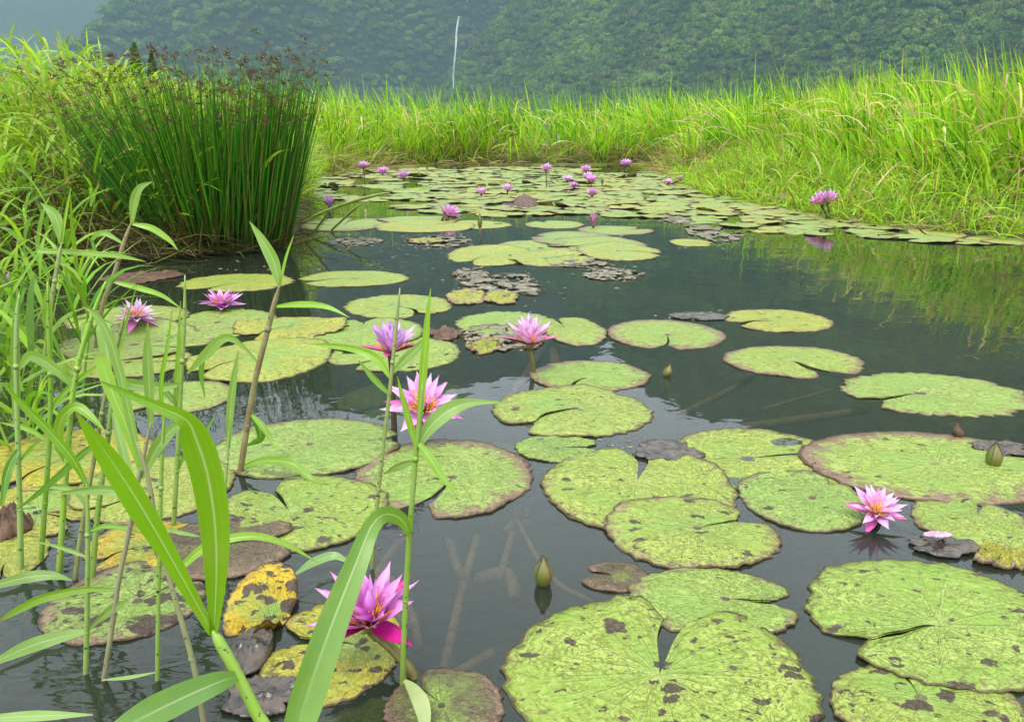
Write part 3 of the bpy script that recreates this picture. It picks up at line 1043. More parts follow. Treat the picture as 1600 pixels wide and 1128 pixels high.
# two dark trees far behind the left bank
def conifer(px, ytop, Yd, label, seed):
    r = np.random.default_rng(seed)
    top = at_y(px, ytop, Yd); hgt = top.z
    t = empty("conifer_tree", (top.x, Yd, 0.0))
    tag(t, label, "tree", "dark trees behind the left bank")
    obj("trunk", tube_mesh("trunk", [(0, 0, 0), (0, 0, hgt * .95)], [hgt * .03, hgt * .004], 7, 5), M['trunk'], t)
    n = 1500
    f = r.uniform(0.12, 1, n); rad = (1 - f) ** .8 * hgt * 0.2 * r.uniform(.3, 1, n) + .04
    a = r.uniform(0, 6.28, n)
    c = np.stack([np.cos(a) * rad, np.sin(a) * rad, f * hgt - rad * .3], -1)
    d = r.normal(size=(n, 3)); d /= np.linalg.norm(d, axis=1)[:, None]
    e = np.cross(d, r.normal(size=(n, 3))); e /= np.linalg.norm(e, axis=1)[:, None]
    s = hgt * 0.025
    v = np.stack([c - d * s, c + e * s * .5, c + d * s, c - e * s * .5], 1).reshape(-1, 3)
    obj("crown", mesh_np("crown", v, np.arange(n * 4).reshape(-1, 4), False), M['canopy'], t)


conifer(209, 68, 70.0, "narrow dark conifer rising behind the rush clump", 3)
conifer(236, 84, 74.0, "lower dark conifer beside the narrow one behind the rushes", 4)


# rush clump
def rushes():
    r = np.random.default_rng(21)
    c0 = ground(325, 396)
    root = empty("rush_clump", (c0.x, c0.y, 0))
    tag(root, "big dark green rush clump with brown seed heads standing in the water", "rushes")
    n = 1250
    a = r.uniform(0, 6.28, n); rr = np.sqrt(r.random(n))
    bx, by = np.cos(a) * rr * 0.37, np.sin(a) * rr * 0.26 + 0.18
    base = np.stack([bx, by, np.full(n, -0.05)], -1)
    az = np.arctan2(by - 0.18 + r.normal(0, .05, n), bx + r.normal(0, .08, n))
    tilt = np.clip(rr * 0.30 + np.abs(r.normal(0, 0.10, n)), 0, 0.75)
    left = bx < -0.12
    tilt[left] += r.uniform(0, 0.22, left.sum())
    tilt[bx > 0.1] *= 0.55
    L = r.uniform(0.72, 1.1, n) * (1 + 0.10 * (r.random(n) < 0.06))
    L[tilt > 0.5] *= 0.9
    col = palette(n, [(0.024, 0.125, 0.008), (0.05, 0.19, 0.010), (0.12, 0.28, 0.016), (0.15, 0.13, 0.04)], [5, 5, 3, 0.9], 0.2)
    W = r.uniform(0.005, 0.0085, n)
    d1 = blades(base, az, tilt, L, np.full(n, 0.05), W, col, np.zeros(n), 6, (0.05, 0.035, 0.015), 0.7)
    d2 = blades(base, az, tilt, L, np.full(n, 0.05), W, col, np.full(n, math.pi / 2), 6, (0.05, 0.035, 0.015), 0.7)
    join_blades("culms", [d1, d2], M['rush'], None, None, "stuff", root)
    # brown flower heads at the tips
    tips = d1[0].reshape(n, 6, 2, 3)[:, -1].mean(1)
    m = r.random(n) < 0.5
    T = tips[m]
    k = 11
    C = np.repeat(T, k, 0) + r.normal(0, 0.006, (len(T) * k, 3))
    nn = len(C)
    hv_ = blades(C, r.uniform(0, 6.28, nn), r.uniform(0.1, 1.9, nn), r.uniform(0.010, 0.034, nn), r.uniform(0, .4, nn), r.uniform(0.003, 0.006, nn),
                 palette(nn, [(0.13, 0.075, 0.035), (0.21, 0.14, 0.06), (0.08, 0.045, 0.03)], [4, 3, 3]), r.uniform(-1.5, 1.5, nn), 4, rootk=0)
    join_blades("seed_heads", [hv_], M['straw'], None, None, "stuff", root)
    # bent dead culms at the foot
    q = 60
    a = r.uniform(0, 6.28, q)
    b = np.stack([np.cos(a) * r.uniform(.2, .48, q), np.sin(a) * r.uniform(.1, .3, q) + .1, np.zeros(q)], -1)
    dd = blades(b, a + r.normal(0, .6, q), r.uniform(.4, 1.45, q), r.uniform(.2, .6, q), r.uniform(.05, .4, q), r.uniform(.004, .007, q),
                palette(q, [(0.16, 0.10, 0.05), (0.09, 0.055, 0.03), (0.06, 0.13, 0.015)], [4, 3, 3]), r.uniform(-1, 1, q), 5)
    join_blades("dead_culms", [dd], M['straw'], None, None, "stuff", root)


rushes()

# ------------------------------------------------------------------ lily pads


def pad_mesh(a, b, hub=(0, 0), notch=0.0, gap=8.0, seed=1, nseg=96, nring=9, wave=0.004, teeth=0.03, curl=0.0, ragged=0.0, bites=0, lift=None, over=None):
    """a lily leaf: half axes a,b; hub = stalk joint; notch = direction of the slit (rad); gap = slit opening (deg)"""
    r_ = np.random.default_rng(seed)
    g_ = math.radians(gap)
    T = np.linspace(0, 1, nseg)
    th = notch + g_ / 2 + T * (2 * math.pi - g_)
    c, s = np.cos(th), np.sin(th)
    hx, hy = hub
    A = (c / a) ** 2 + (s / b) ** 2
    B = 2 * (hx * c / a ** 2 + hy * s / b ** 2)
    C = (hx / a) ** 2 + (hy / b) ** 2 - 1
    R = (-B + np.sqrt(B * B - 4 * A * C)) / (2 * A)
    ph = r_.uniform(0, 6.28, 8)
    irr = 0.014 * np.sin(2 * th + ph[0]) + 0.012 * np.sin(3 * th + ph[1]) + 0.007 * np.sin(7 * th + ph[2])
    k = np.arange(nseg)
    tooth = (vnoise(th * 11 + ph[3], th * 0 + 3, seed) - 0.5) * 2 * teeth + (vnoise(th * 4.5 + ph[4], th * 0, seed + 5) - 0.5) * teeth * 0.6
    tooth = tooth + np.where(k % 3 == 0, teeth * 0.45, -teeth * 0.2)
    if ragged:
        tooth = tooth - ragged * np.clip(fbm(th * 2.2 + ph[5], th * 0 + 9, seed, 3) - 0.5, 0, 1) * 3.0
    for q in range(bites):
        c0, wd, dp = r_.uniform(0.1, 0.9), r_.uniform(0.008, 0.02), r_.uniform(0.08, 0.25)
        tooth = tooth - dp * np.exp(-((T - c0) / wd) ** 2)
    R = R * (1 + irr + tooth)
    rc = 0.030
    R = R * (1 - 0.30 * np.exp(-(T / rc) ** 2 * 2.5) - 0.30 * np.exp(-((1 - T) / rc) ** 2 * 2.5))
    fr = np.concatenate([[0.0], np.linspace(0, 1, nring)[1:] ** 0.8])
    sw_ = r_.uniform(.05, .12) * (1 if r_.random() < .5 else -1)
    TW = th[None, :] + sw_ * np.sin(3.0 * (1 - fr[:, None]))     # slit and veins curve a little
    X = hx + fr[:, None] * R[None, :] * np.cos(TW)
    Y = hy + fr[:, None] * R[None, :] * np.sin(TW)
    rr = np.broadcast_to(fr[:, None], X.shape)
    TH = np.broadcast_to(th[None, :], X.shape)
    Z = wave * rr ** 2 * (np.sin(2 * TH + ph[0]) + 0.8 * np.sin(5 * TH + ph[1]) + 0.5 * np.sin(9 * TH + ph[2]))
    Z = Z + wave * 0.9 * (fbm(X * 28, Y * 28, seed, 3) - 0.5)
    Z = Z - 0.003 * np.exp(-(rr / 0.12) ** 2)
    if gap < 3:          # the two lobes lap over each other
        Z = Z + 0.007 * (np.broadcast_to(T[None, :], X.shape) - 0.5) * rr ** 0.5
    if curl:
        cw = np.exp(-((np.cos(TH - ph[6]) - 1) / 0.25) ** 2)
        Z = Z + curl * cw * np.clip((rr - 0.55) / 0.45, 0, 1) ** 1.6
    if lift is not None:     # the margin lies on the water, save where it rests on another pad
        free = np.ones(nseg) if over is None else 1.0 - over(X[-1], Y[-1])
        free = np.convolve(np.pad(free, 4, mode='wrap'), np.ones(9) / 9, mode='valid')
        k_ = np.clip((rr - 0.72) / 0.28, 0, 1); k_ = k_ * k_ * (3 - 2 * k_)
        flat = np.clip(Z, -0.001, 0.003) * 0.5 - lift + 0.0022
        keep = (1 - k_ * free[None, :])
        if curl: keep = np.maximum(keep, np.exp(-((np.cos(TH - ph[6]) - 1) / 0.3) ** 2))
        Z = Z * keep + flat * (1 - keep)
    top = np.stack([X, Y, Z], -1).reshape(-1, 3)
    # underside: a thin leaf of its own thickness
    low = top.copy(); low[:, 2] -= 0.003
    m = nring * nseg
    i = np.arange(nring - 1)[:, None] * nseg + np.arange(nseg - 1)[None, :]
    qt = np.stack([i, i + nseg, i + nseg + 1, i + 1], -1).reshape(-1, 4)
    qb = qt[:, ::-1] + m
    e = (nring - 1) * nseg + np.arange(nseg - 1)
    qe = np.stack([e, e + m, e + 1 + m, e + 1], -1)
    uv = np.stack([(TH / (2 * math.pi)), rr], -1).reshape(-1, 2)
    me = mesh_np("lily_pad", np.vstack([top, low]), [qt, qb, qe])
    set_uv(me, np.vstack([uv, uv]), "polar")
    return me


ELL = []


def pad_ellipse(box):
    x0, x1, y0, y1 = box
    xc = (x0 + x1) / 2
    top, bot = ground(xc, y0), ground(xc, y1)
    cy_ = (top.y + bot.y) / 2
    dd = Vector((0, cy_, -CAM_H)); vrow = CY - F_PX * ((dd.y * SP + dd.z * CP) / (dd.y * CP - dd.z * SP))
    lf, rt = ground(x0, vrow), ground(x1, vrow)
    return (rt.x + lf.x) / 2, cy_, (rt.x - lf.x) / 2, (top.y - bot.y) / 2


def traced_pad(box, hub, notch, gap, prm, label, lay=1, seed=None, name="lily_pad", cat="lily pad", z=None, group=None, **kw):
    """box: outline x0,x1,y0,y1 in photo pixels on the water; hub, notch: photo pixels; prm: age, yellow, spots, rim"""
    x0, x1, y0, y1 = box
    yc = (y0 + y1) / 2; xc = (x0 + x1) / 2
    top, bot = ground(xc, y0), ground(xc, y1)
    cy_ = (top.y + bot.y) / 2
    b = (top.y - bot.y) / 2
    # pixel row of the true middle
    dd = Vector((0, cy_, -CAM_H)); vrow = CY - F_PX * ((dd.y * SP + dd.z * CP) / (dd.y * CP - dd.z * SP))
    lf, rt = ground(x0, vrow), ground(x1, vrow)
    a = (rt.x - lf.x) / 2
    cx_ = (rt.x + lf.x) / 2
    zz = z if z is not None else 0.0022 + 0.0024 * lay
    hp = ground(*hub) if hub else Vector((cx_, cy_, 0))
    hl = (hp.x - cx_, hp.y - cy_)
    e_ = math.hypot(hl[0] / a, hl[1] / b)
    if e_ > 0.6: hl = (hl[0] * .6 / e_, hl[1] * .6 / e_)
    if notch:
        q = ground(*notch)
        na = math.atan2(q.y - cy_ - hl[1], q.x - cx_ - hl[0])
    else:
        na = (hash_f(xc, yc) * 6.28)
    sd_ = seed if seed is not None else int(xc * 7 + yc * 13)
    def over(X, Y):
        r_ = np.zeros(len(X))
        for (ex, ey, ea, eb, el) in ELL:
            if el < lay and (ex, ey) != (cx_, cy_):
                r_ = np.maximum(r_, (((X + cx_ - ex) / ea) ** 2 + ((Y + cy_ - ey) / eb) ** 2 < 1.05).astype(float))
        return r_
    if z is None: kw.update(lift=zz, over=over)
    me = pad_mesh(a, b, hl, na, gap, sd_, **kw)
    o = obj(name, me, M['pad'], None, (cx_, cy_, zz))
    o.color = prm
    tag(o, label, cat, group)
    return o


def hash_f(a, b):
    return abs(math.sin(a * 12.9898 + b * 78.233) * 43758.5453) % 1.0


PADS = [
 # box, hub, notch, gap, (age,yellow,spots,rim), label, layer, extras
 ((787, 1273, 938, 1215), (1030, 1058), (1062, 965), 17, (.02, .05, .62, .25), "largest lime lily pad with dark blotches around its open notch", 2, dict(teeth=.025)),
 ((1265, 1660, 876, 1088), (1462, 984), (1325, 1006), 1, (.02, .0, .5, .3), "broad bright green lily pad with a brown hub stain and a closed curved slit", 3, dict(teeth=.03)),
 ((1300, 1602, 1036, 1190), (1436, 1092), (1400, 1045), 6, (.16, .1, .75, .5), "olive spotted lily pad tucked under the broad pad with the hub stain", 1, dict(ragged=.03)),
 ((980, 1247, 888, 999), (1135, 938), (1247, 944), 10, (.26, .0, .3, .55), "dull green lily pad with a shrivelled brown margin and a slit beside the largest pad", 1, dict(teeth=.035)),
 ((850, 1147, 699, 840), (996, 752), (1000, 716), 14, (.04, .1, .42, .45), "heart shaped lime lily pad with a hole torn near its notch", 1, dict(teeth=.02)),
 ((945, 1212, 782, 893), (1090, 832), (1170, 812), 9, (.10, .12, .48, .6), "yellow green lily pad lapping over the heart shaped one", 3, dict(teeth=.03)),
 ((1155, 1348, 738, 831), (1270, 782), (1320, 748), 1, (.14, .0, .4, .5), "lily pad with fanned veins and a brown hub triangle beside the low pink flower", 2, dict(teeth=.02)),
 ((1055, 1328, 670, 775), (1167, 717), (1262, 712), 7, (.04, .12, .42, .5), "lime lily pad with two spread lobes touching the heart shaped one", 0, dict(teeth=.025)),
 ((1258, 1650, 674, 790), (1462, 726), (1548, 719), 1, (.16, .05, .35, .95), "wide lily pad with a pinkish frilled margin and a bud at its slit", 1, dict(teeth=.02)),
 ((1430, 1612, 778, 866), (1527, 806), (1527, 784), 16, (.22, .05, .4, .55), "olive lily pad with a small open notch and dark wet edge near the fallen petal", 1, dict(teeth=.03)),
 ((1320, 1594, 583, 653), (1435, 616), (1330, 634), 8, (.0, .05, .2, .5), "deeply toothed pale lime lily pad alone in open water", 1, dict(teeth=.06)),
 ((1133, 1346, 541, 592), (1234, 564), (1290, 583), 16, (.06, .08, .25, .75), "lily pad split into two lobes with pink edges in open water", 1, dict(teeth=.025)),
 ((1128, 1298, 484, 520), (1215, 503), (1140, 507), 10, (.10, .26, .4, .6), "yellowing ragged lily pad with wet debris clinging to one end", 1, dict(teeth=.04, ragged=.05)),
 ((949, 1129, 500, 548), (1042, 524), (1040, 547), 5, (.28, .05, .2, .85), "greyish pink tinged lily pad with a brown star at its hub", 1, dict(teeth=.02)),
 ((766, 1020, 608, 684), (900, 642), (800, 672), 2, (.05, .12, .36, .4), "oval lime lily pad with a raised green fold along its slit", 3, dict(teeth=.03)),
 ((828, 1013, 564, 613), (920, 590), (880, 611), 8, (.22, .0, .3, .75), "greyer lily pad lying just behind the oval folded one", 1, dict(teeth=.03)),
 ((806, 936, 680, 723), (870, 700), (935, 700), 4, (.02, .0, .1, .1), "small plain green lily pad half hidden below the oval folded one", 0, dict(teeth=.04)),
 ((553, 832, 688, 811), (708, 748), (640, 806), 9, (.20, .0, .4, .95), "round lily pad with purple brown margin and wet black slit by the tall green reed", 1, dict(teeth=.025)),
 ((850, 948, 497, 541), (880, 512), (862, 500), 10, (.08, .12, .3, .7), "lily pad with a torn brown corner beside the pale pink flower on its stalk", 2, dict(ragged=.08, teeth=.03)),
 ((712, 872, 488, 528), (790, 508), (800, 526), 5, (.0, .0, .05, .1), "fresh green lily pad behind the pale pink flower on its stalk", 1, dict(teeth=.04)),
 ((540, 707, 461, 498), (625, 480), (668, 497), 7, (.04, .15, .35, .35), "ragged lime lily pad with a dark hole at its hub near the rotting debris", 1, dict(teeth=.04)),
 ((467, 638, 424, 449), (555, 436), (470, 441), 5, (.02, .12, .2, .3), "flat pale lily pad lying in dark open water beyond the rushes' reflection", 1, dict(teeth=.03)),
 ((285, 457, 428, 457), (375, 441), (330, 450), 4, (.03, .18, .2, .3), "pale lily pad lying right beneath the dark rush clump", 1, dict(teeth=.05)),
 ((300, 517, 531, 599), (390, 560), (310, 585), 3, (.02, .2, .2, .15), "smooth yellow green lily pad with clean edge before the dark reflection", 3, dict(teeth=.015)),
 ((255, 430, 484, 532), (340, 505), (260, 520), 3, (.05, .05, .3, .3), "green lily pad under the low magenta flower", 1, dict(teeth=.03)),
 ((112, 292, 478, 520), (200, 497), (190, 519), 6, (.10, .1, .3, .55), "lily pad under the pale lilac flower among the reeds", 2, dict(teeth=.03)),
 ((100, 330, 514, 564), (210, 540), (320, 545), 4, (.14, .1, .35, .5), "dull lily pad with two upturned dark folds in the shade of reeds", 1, dict(teeth=.03, curl=.03)),
 ((95, 300, 545, 592), (200, 566), None, 4, (.08, .15, .3, .4), "yellowish lily pad beneath the reeds next to the folded dull pad", 0, dict(teeth=.03)),
 ((370, 542, 496, 534), (455, 512), (400, 525), 3, (.04, .35, .35, .35), "crinkled yellow green lily pad overlapping the one under the magenta flower", 3, dict(teeth=.045, wave=.007)),
 ((470, 662, 498, 550), (560, 522), None, 2, (.0, .0, .25, .15), "smooth mint green lily pad behind the upright violet flower", 2, dict(teeth=.02)),
 ((512, 722, 528, 582), (620, 556), (540, 575), 5, (.08, .05, .3, .4), "lily pad lying under the upright violet flower", 0, dict(teeth=.03)),
 ((188, 364, 596, 650), (270, 620), (215, 645), 4, (.26, .1, .25, .65), "faded pinkish tan lily pad beyond the dark ripples", 1, dict(teeth=.015)),
 ((332, 625, 655, 748), (485, 697), (608, 690), 1.5, (.10, .02, .36, .45), "large lily pad with a purple hub streak and one dark raised lobe edge", 2, dict(teeth=.02)),
 ((338, 606, 744, 864), (452, 802), (405, 752), 10, (.04, .08, .62, .4), "heavily speckled lime lily pad with a wet hub beside the brown one", 2, dict(teeth=.02)),
 ((-40, 232, 672, 770), (100, 718), (20, 760), 4, (.08, .5, .4, .5), "yellow green lily pad lying among the reed stems near the shallows", 1, dict(teeth=.02)),
 ((130, 360, 712, 822), (250, 764), (150, 800), 4, (.06, .2, .45, .4), "spotted lime lily pad crossed by several thin reed stems", 2, dict(teeth=.02)),
 ((-60, 170, 752, 850), (60, 800), (150, 830), 5, (.10, .35, .5, .6), "patchy yellow and green lily pad crowded with reed stems", 0, dict(teeth=.03)),
 ((250, 462, 812, 908), (330, 862), (455, 850), 6, (.95, .0, .4, .6), "dull brown lily pad lapping onto the speckled lime one", 3, dict(teeth=.035)),
 ((-50, 66, 842, 920), (10, 880), None, 6, (.03, .25, .35, .3), "small bright lily pad at the foot of the reed stems", 1, dict(teeth=.03)),
 ((130, 335, 815, 900), (230, 855), (150, 880), 6, (.30, .7, .75, .6), "decaying yellow and black blotched lily pad among reed stems", 1, dict(ragged=.06)),
 ((74, 318, 884, 1008), (216, 944), (300, 905), 3, (.42, .0, .95, .7), "olive lily pad densely flecked with maroon over dark rippled water", 2, dict(teeth=.02)),
 ((414, 632, 938, 1104), (560, 1010), (425, 1000), 12, (.02, .42, .78, .35), "yellow edged spotted lily pad under the big magenta flower", 1, dict(ragged=.05, teeth=.03)),
 ((600, 790, 1048, 1170), (690, 1108), (640, 1060), 4, (.72, .0, .35, .7), "olive brown lily pad with pale freckles by the bent flower stalk", 2, dict(teeth=.04)),
 ((904, 1014, 880, 926), (958, 902), (905, 897), 34, (.9, .0, .2, .9), "small maroon lily pad with a wide open notch", 1, dict(teeth=.004, nseg=64)),
 ((698, 838, 384, 416), (770, 400), None, 4, (.06, .2, .2, .35), "yellow green lily pad at the end of the mid pond raft", 1, dict(teeth=.05)),
 ((765, 915, 376, 403), (845, 388), None, 5, (.2, .05, .2, .6), "grey green lily pad in the middle of the mid pond raft", 0, dict(teeth=.04)),
 ((795, 930, 392, 417), (850, 405), None, 5, (.10, .25, .3, .5), "crinkled yellowish lily pad at the debris end of the mid pond raft", 2, dict(teeth=.05, wave=.006)),
 ((830, 962, 362, 387), (890, 372), None, 3, (.40, .0, .1, .95), "pinkish grey lily pad under the half open pink flower's reflection", 1, dict(teeth=.02)),
 ((855, 1010, 371, 397), (940, 382), None, 4, (.18, .02, .2, .8), "pale lily pad with pink rim lapping the pinkish grey one", 2, dict(teeth=.03)),
 ((900, 1034, 382, 408), (965, 394), (1030, 397), 5, (.06, .2, .2, .5), "pale lime lily pad with a small green fold at its hub", 3, dict(teeth=.04)),
 ((904, 1020, 353, 368), (965, 362), None, 4, (.34, .0, .1, .9), "greyish lily pad beside the half open pink flower", 1, dict(teeth=.02)),
 ((820, 912, 345, 358), (860, 351), None, 4, (.25, .05, .1, .7), "thin looking lily pad floating apart in the green reflection", 1, dict(teeth=.02)),
 ((590, 720, 338, 350), None, None, 5, (.25, .05, .1, .8), "lily pad floating under the tilted pink flower", 2, dict(teeth=.02)),
 ((466, 610, 341, 362), None, None, 5, (.30, .02, .1, .9), "brownish lily pad at the tip of the strip beyond the rushes", 1, dict(teeth=.02)),
 ((585, 745, 345, 364), None, None, 4, (.06, .25, .2, .4), "lime lily pad in the strip beside the stalked bud", 2, dict(teeth=.03)),
 ((660, 800, 345, 359), None, None, 4, (.10, .2, .2, .5), "yellowish lily pad behind the stalked bud", 0, dict(teeth=.03)),
 ((1048, 1112, 374, 386), None, None, 4, (.10, .3, .2, .4), "tiny pale lily pad among grey flotsam near the right raft", 1, dict(teeth=.04, nseg=64)),
]
ELL += [pad_ellipse(q[0]) + (q[6],) for q in PADS]
for k, (box, hub, notch, gap, prm, label, lay, kw) in enumerate(PADS):
    kk = dict(wave=0.0020 + 0.0016 * hash_f(k, 3.0))
    kk.update(kw)
    traced_pad(box, hub, notch, gap, prm, label, lay, **kk)

# drowned pads just under the surface
traced_pad((526, 742, 584, 652), (640, 615), None, 4, (.35, .0, .1, .4), "drowned olive lily pad seen through the water behind the reed tips", z=-0.018, teeth=.02)
traced_pad((690, 868, 675, 722), None, None, 4, (.5, .0, .1, .4), "drowned brownish lily pad beside the purple margined one", z=-0.02, teeth=.02)
traced_pad((470, 650, 1075, 1180), None, None, 4, (.05, .0, .1, .1), "drowned green lily pad below the olive brown one", z=-0.014, teeth=.02)
traced_pad((1190, 1330, 735, 800), None, None, 4, (.6, .0, .2, .6), "drowned brown lily pad edge behind the low pink flower", z=-0.012, teeth=.03)

# the far raft: small pads crowding the shallow end
raft = [(505, 268), (600, 262), (780, 262), (1050, 266), (1085, 292), (1200, 318), (1330, 345), (1470, 360), (1590, 376),
        (1570, 384), (1400, 372), (1250, 364), (1120, 354), (1040, 340), (930, 336), (800, 338), (720, 334), (640, 326), (560, 312), (480, 306), (486, 290)]
raft_w = np.array([tuple(ground(*p)[:2]) for p in raft])


def in_poly(P, x, y):
    c = False
    for k in range(len(P)):
        a, b = P[k], P[(k + 1) % len(P)]
        if (a[1] > y) != (b[1] > y) and x < (b[0] - a[0]) * (y - a[1]) / (b[1] - a[1]) + a[0]:
            c = not c
    return c


open_px = [((640, 286), 30, 9), ((560, 300), 60, 9), ((520, 325), 60, 16), ((620, 318), 60, 7), ((690, 262), 70, 4), ((960, 268), 60, 4), ((560, 283), 40, 6), ((800, 320), 60, 4), ((1150, 336), 30, 3)]
raft_meshes = [pad_mesh(0.15, 0.15, (0, 0), 0.0, 5 + 2 * k, 900 + k, 60, 5, 0.003, 0.045, 0.03 if k == 3 else 0.0, 0.03 * (k % 3)) for k in range(12)]
rr_ = random.Random(11)
spots = []
tries = 0
while len(spots) < 300 and tries < 60000:
    tries += 1
    x = rr_.uniform(raft_w[:, 0].min(), raft_w[:, 0].max()); y = rr_.uniform(raft_w[:, 1].min(), raft_w[:, 1].max())
    if not in_poly(raft_w, x, y): continue
    dd = Vector((x, y, -CAM_H)); dz = dd.y * CP - dd.z * SP
    px, py = CX + F_PX * dd.x / dz, CY - F_PX * (dd.y * SP + dd.z * CP) / dz
    if any(((px - c[0]) / a) ** 2 + ((py - c[1]) / b) ** 2 < 1 for c, a, b in open_px): continue
    sep = 0.17 + 0.0095 * y
    if any((x - q[0]) ** 2 + (y - q[1]) ** 2 < sep * sep for q in spots): continue
    spots.append((x, y))
for k, (x, y) in enumerate(spots):
    o = obj("lily_pad", raft_meshes[k % 12], M['pad'], None, (x, y, 0.003 + 0.0018 * (k % 5)))
    s = rr_.uniform(0.85, 1.45) * (0.8 + 0.03 * y)
    o.scale = (s, s, rr_.uniform(.6, 1.5))
    o.rotation_euler = (rr_.uniform(-.02, .02), rr_.uniform(-.02, .02), rr_.uniform(0, 6.28))
    o.color = (max(0, rr_.gauss(.16, .14)), max(0, rr_.gauss(.14, .16)), rr_.uniform(.05, .35), rr_.uniform(.2, .95))
    dd = Vector((x, y, -CAM_H)); dz = dd.y * CP - dd.z * SP
    px, py = CX + F_PX * dd.x / dz, CY - F_PX * (dd.y * SP + dd.z * CP) / dz
    age_, yel_, _, rim_ = o.color
    look = "browning" if age_ > .3 else "yellowing" if yel_ > .3 else "pink rimmed" if rim_ > .72 else "pale green" if rim_ > .45 else "lime"
    ds = float(pond_sd(np.array([x]), np.array([y]))[0])
    if px > 1330: where = "in the raft's narrow tail beside the grass bank"
    elif px > 1085: where = "below the overhanging right bank grass" if ds > -.55 else "on the open water side of the raft's right arm"
    elif py < 273: where = "against the straw of the far shore"
    elif px < 660: where = "in the loose left end of the raft beyond the rushes"
    elif px < 800: where = "around the two small pink flowers left of the dead leaf"
    elif px < 875: where = "round the tallest stalked flower and the humped dead leaf"
    elif px < 960: where = "among the cluster of small pink flowers in mid raft"
    else: where = "in the crowded raft between flower cluster and grass tufts"
    tag(o, "small %s lily pad %s" % (look, where), "lily pad", "lily pads of the far raft")

# ------------------------------------------------------------------ flowers
LILAC, PINK, MAGENTA, VIOLET = (0.84, 0.48, 0.84), (0.95, 0.55, 0.88), (0.92, 0.36, 0.82), (0.74, 0.34, 0.84)


def petal_mesh(L, W, cup, curl, n=9, m=5, tip=0.5):
    """a petal along +X in its own frame, cupped about its length and bent upward"""
    t = np.linspace(0, 1, n); s = np.linspace(-1, 1, m)
    w = W * 0.5 * (np.sin(np.pi * np.clip(t, 0, 1) ** 0.75 * 0.93 + 0.12) ** 0.8) * (1 - np.clip((t - tip) / (1 - tip), 0, 1) ** 2.2 * 0.93)
    w = np.maximum(w, W * 0.02)
    X = L * t[:, None] + 0 * s[None, :]
    Y = w[:, None] * s[None, :]
    Z = cup * w[:, None] * (s[None, :] ** 2) * 1.2 + curl * L * (t[:, None] ** 2)
    v = np.stack([X, Y, Z], -1).reshape(-1, 3)
    i = np.arange(n - 1)[:, None] * m + np.arange(m - 1)[None, :]
    q = np.stack([i, i + m, i + m + 1, i + 1], -1).reshape(-1, 4)
    nv = len(v)
    low = v.copy(); low[:, 2] -= 0.0007 * (1 - np.repeat(t, m) * 0.6)
    # outline of the edge, top row to bottom row
    ring = np.concatenate([np.arange(m), np.arange(1, n) * m + m - 1, (n - 1) * m + np.arange(m - 2, -1, -1), np.arange(n - 2, 0, -1) * m])
    rn = np.roll(ring, -1)
    edge = np.stack([ring, rn, rn + nv, ring + nv], -1)[:, ::-1]
    uv = np.stack([np.broadcast_to((s * .5 + .5)[None, :], (n, m)), np.broadcast_to(t[:, None], (n, m))], -1).reshape(-1, 2)
    me = mesh_np("petal", np.vstack([v, low]), [q, q[:, ::-1] + nv, edge])
    set_uv(me, np.vstack([uv, uv]))
    return me


PETALS = {}


def get_petal(kind, k):
    if (kind, k) not in PETALS:
        r_ = random.Random(len(kind) * 97 + ord(kind[0]) + k)
        spec = {'petal': (1.0, .31, .5, .10), 'inner': (1.0, .27, .65, .16), 'sepal': (1.0, .33, .45, .02), 'far': (1.0, .40, .5, .12)}[kind]
        L, W, cu, cl = spec
        me = petal_mesh(L, W * r_.uniform(.9, 1.12), cu, cl + r_.uniform(-.05, .07), 9 if kind != 'far' else 5, 5 if kind != 'far' else 3, r_.uniform(.45, .6))
        me.materials.append(M['sepal'] if kind == 'sepal' else M['petal'])
        PETALS[(kind, k)] = me
    return PETALS[(kind, k)]


def place_petal(name, me, root, az, el, L, rad, z0, roll, color, parent=None):
    o = bpy.data.objects.new(name, me)
    link(o)
    o.parent = root
    # the petal points along +X: raise it by el, then swing it round by az
    o.rotation_mode = 'XYZ'
    o.rotation_euler = (roll, -el, az)
    o.location = (math.cos(az) * rad, math.sin(az) * rad, z0)
    o.scale = (L, L, L)
    o.color = color + (1.0,)
    return o


def stamens_mesh(L, spread, n, seed):
    r_ = np.random.default_rng(seed)
    vs_, fs_, uv_, b = [], [], [], 0
    for k in range(n):
        a = 2.4 * k; f = math.sqrt((k + .5) / n)
        el = math.radians(90 - spread * f + r_.uniform(-5, 5))
        ll = L * r_.uniform(.75, 1.05) * (0.75 + .3 * f)
        d = np.array([math.cos(a) * math.cos(el), math.sin(a) * math.cos(el), math.sin(el)])
        p0 = np.array([math.cos(a), math.sin(a), 0]) * f * L * .33
        P = [p0, p0 + d * ll * .5, p0 + d * ll * .9 + np.array([0, 0, 1]) * ll * .12]
        v, f_, u = tube(P, [L * .055, L * .05, L * .018], 4)
        vs_.append(v); fs_ += [x + b for x in f_]; uv_.append(u); b += len(v)
    me = mesh_np("stamens", np.vstack(vs_), fs_)
    set_uv(me, np.vstack(uv_))
    return me


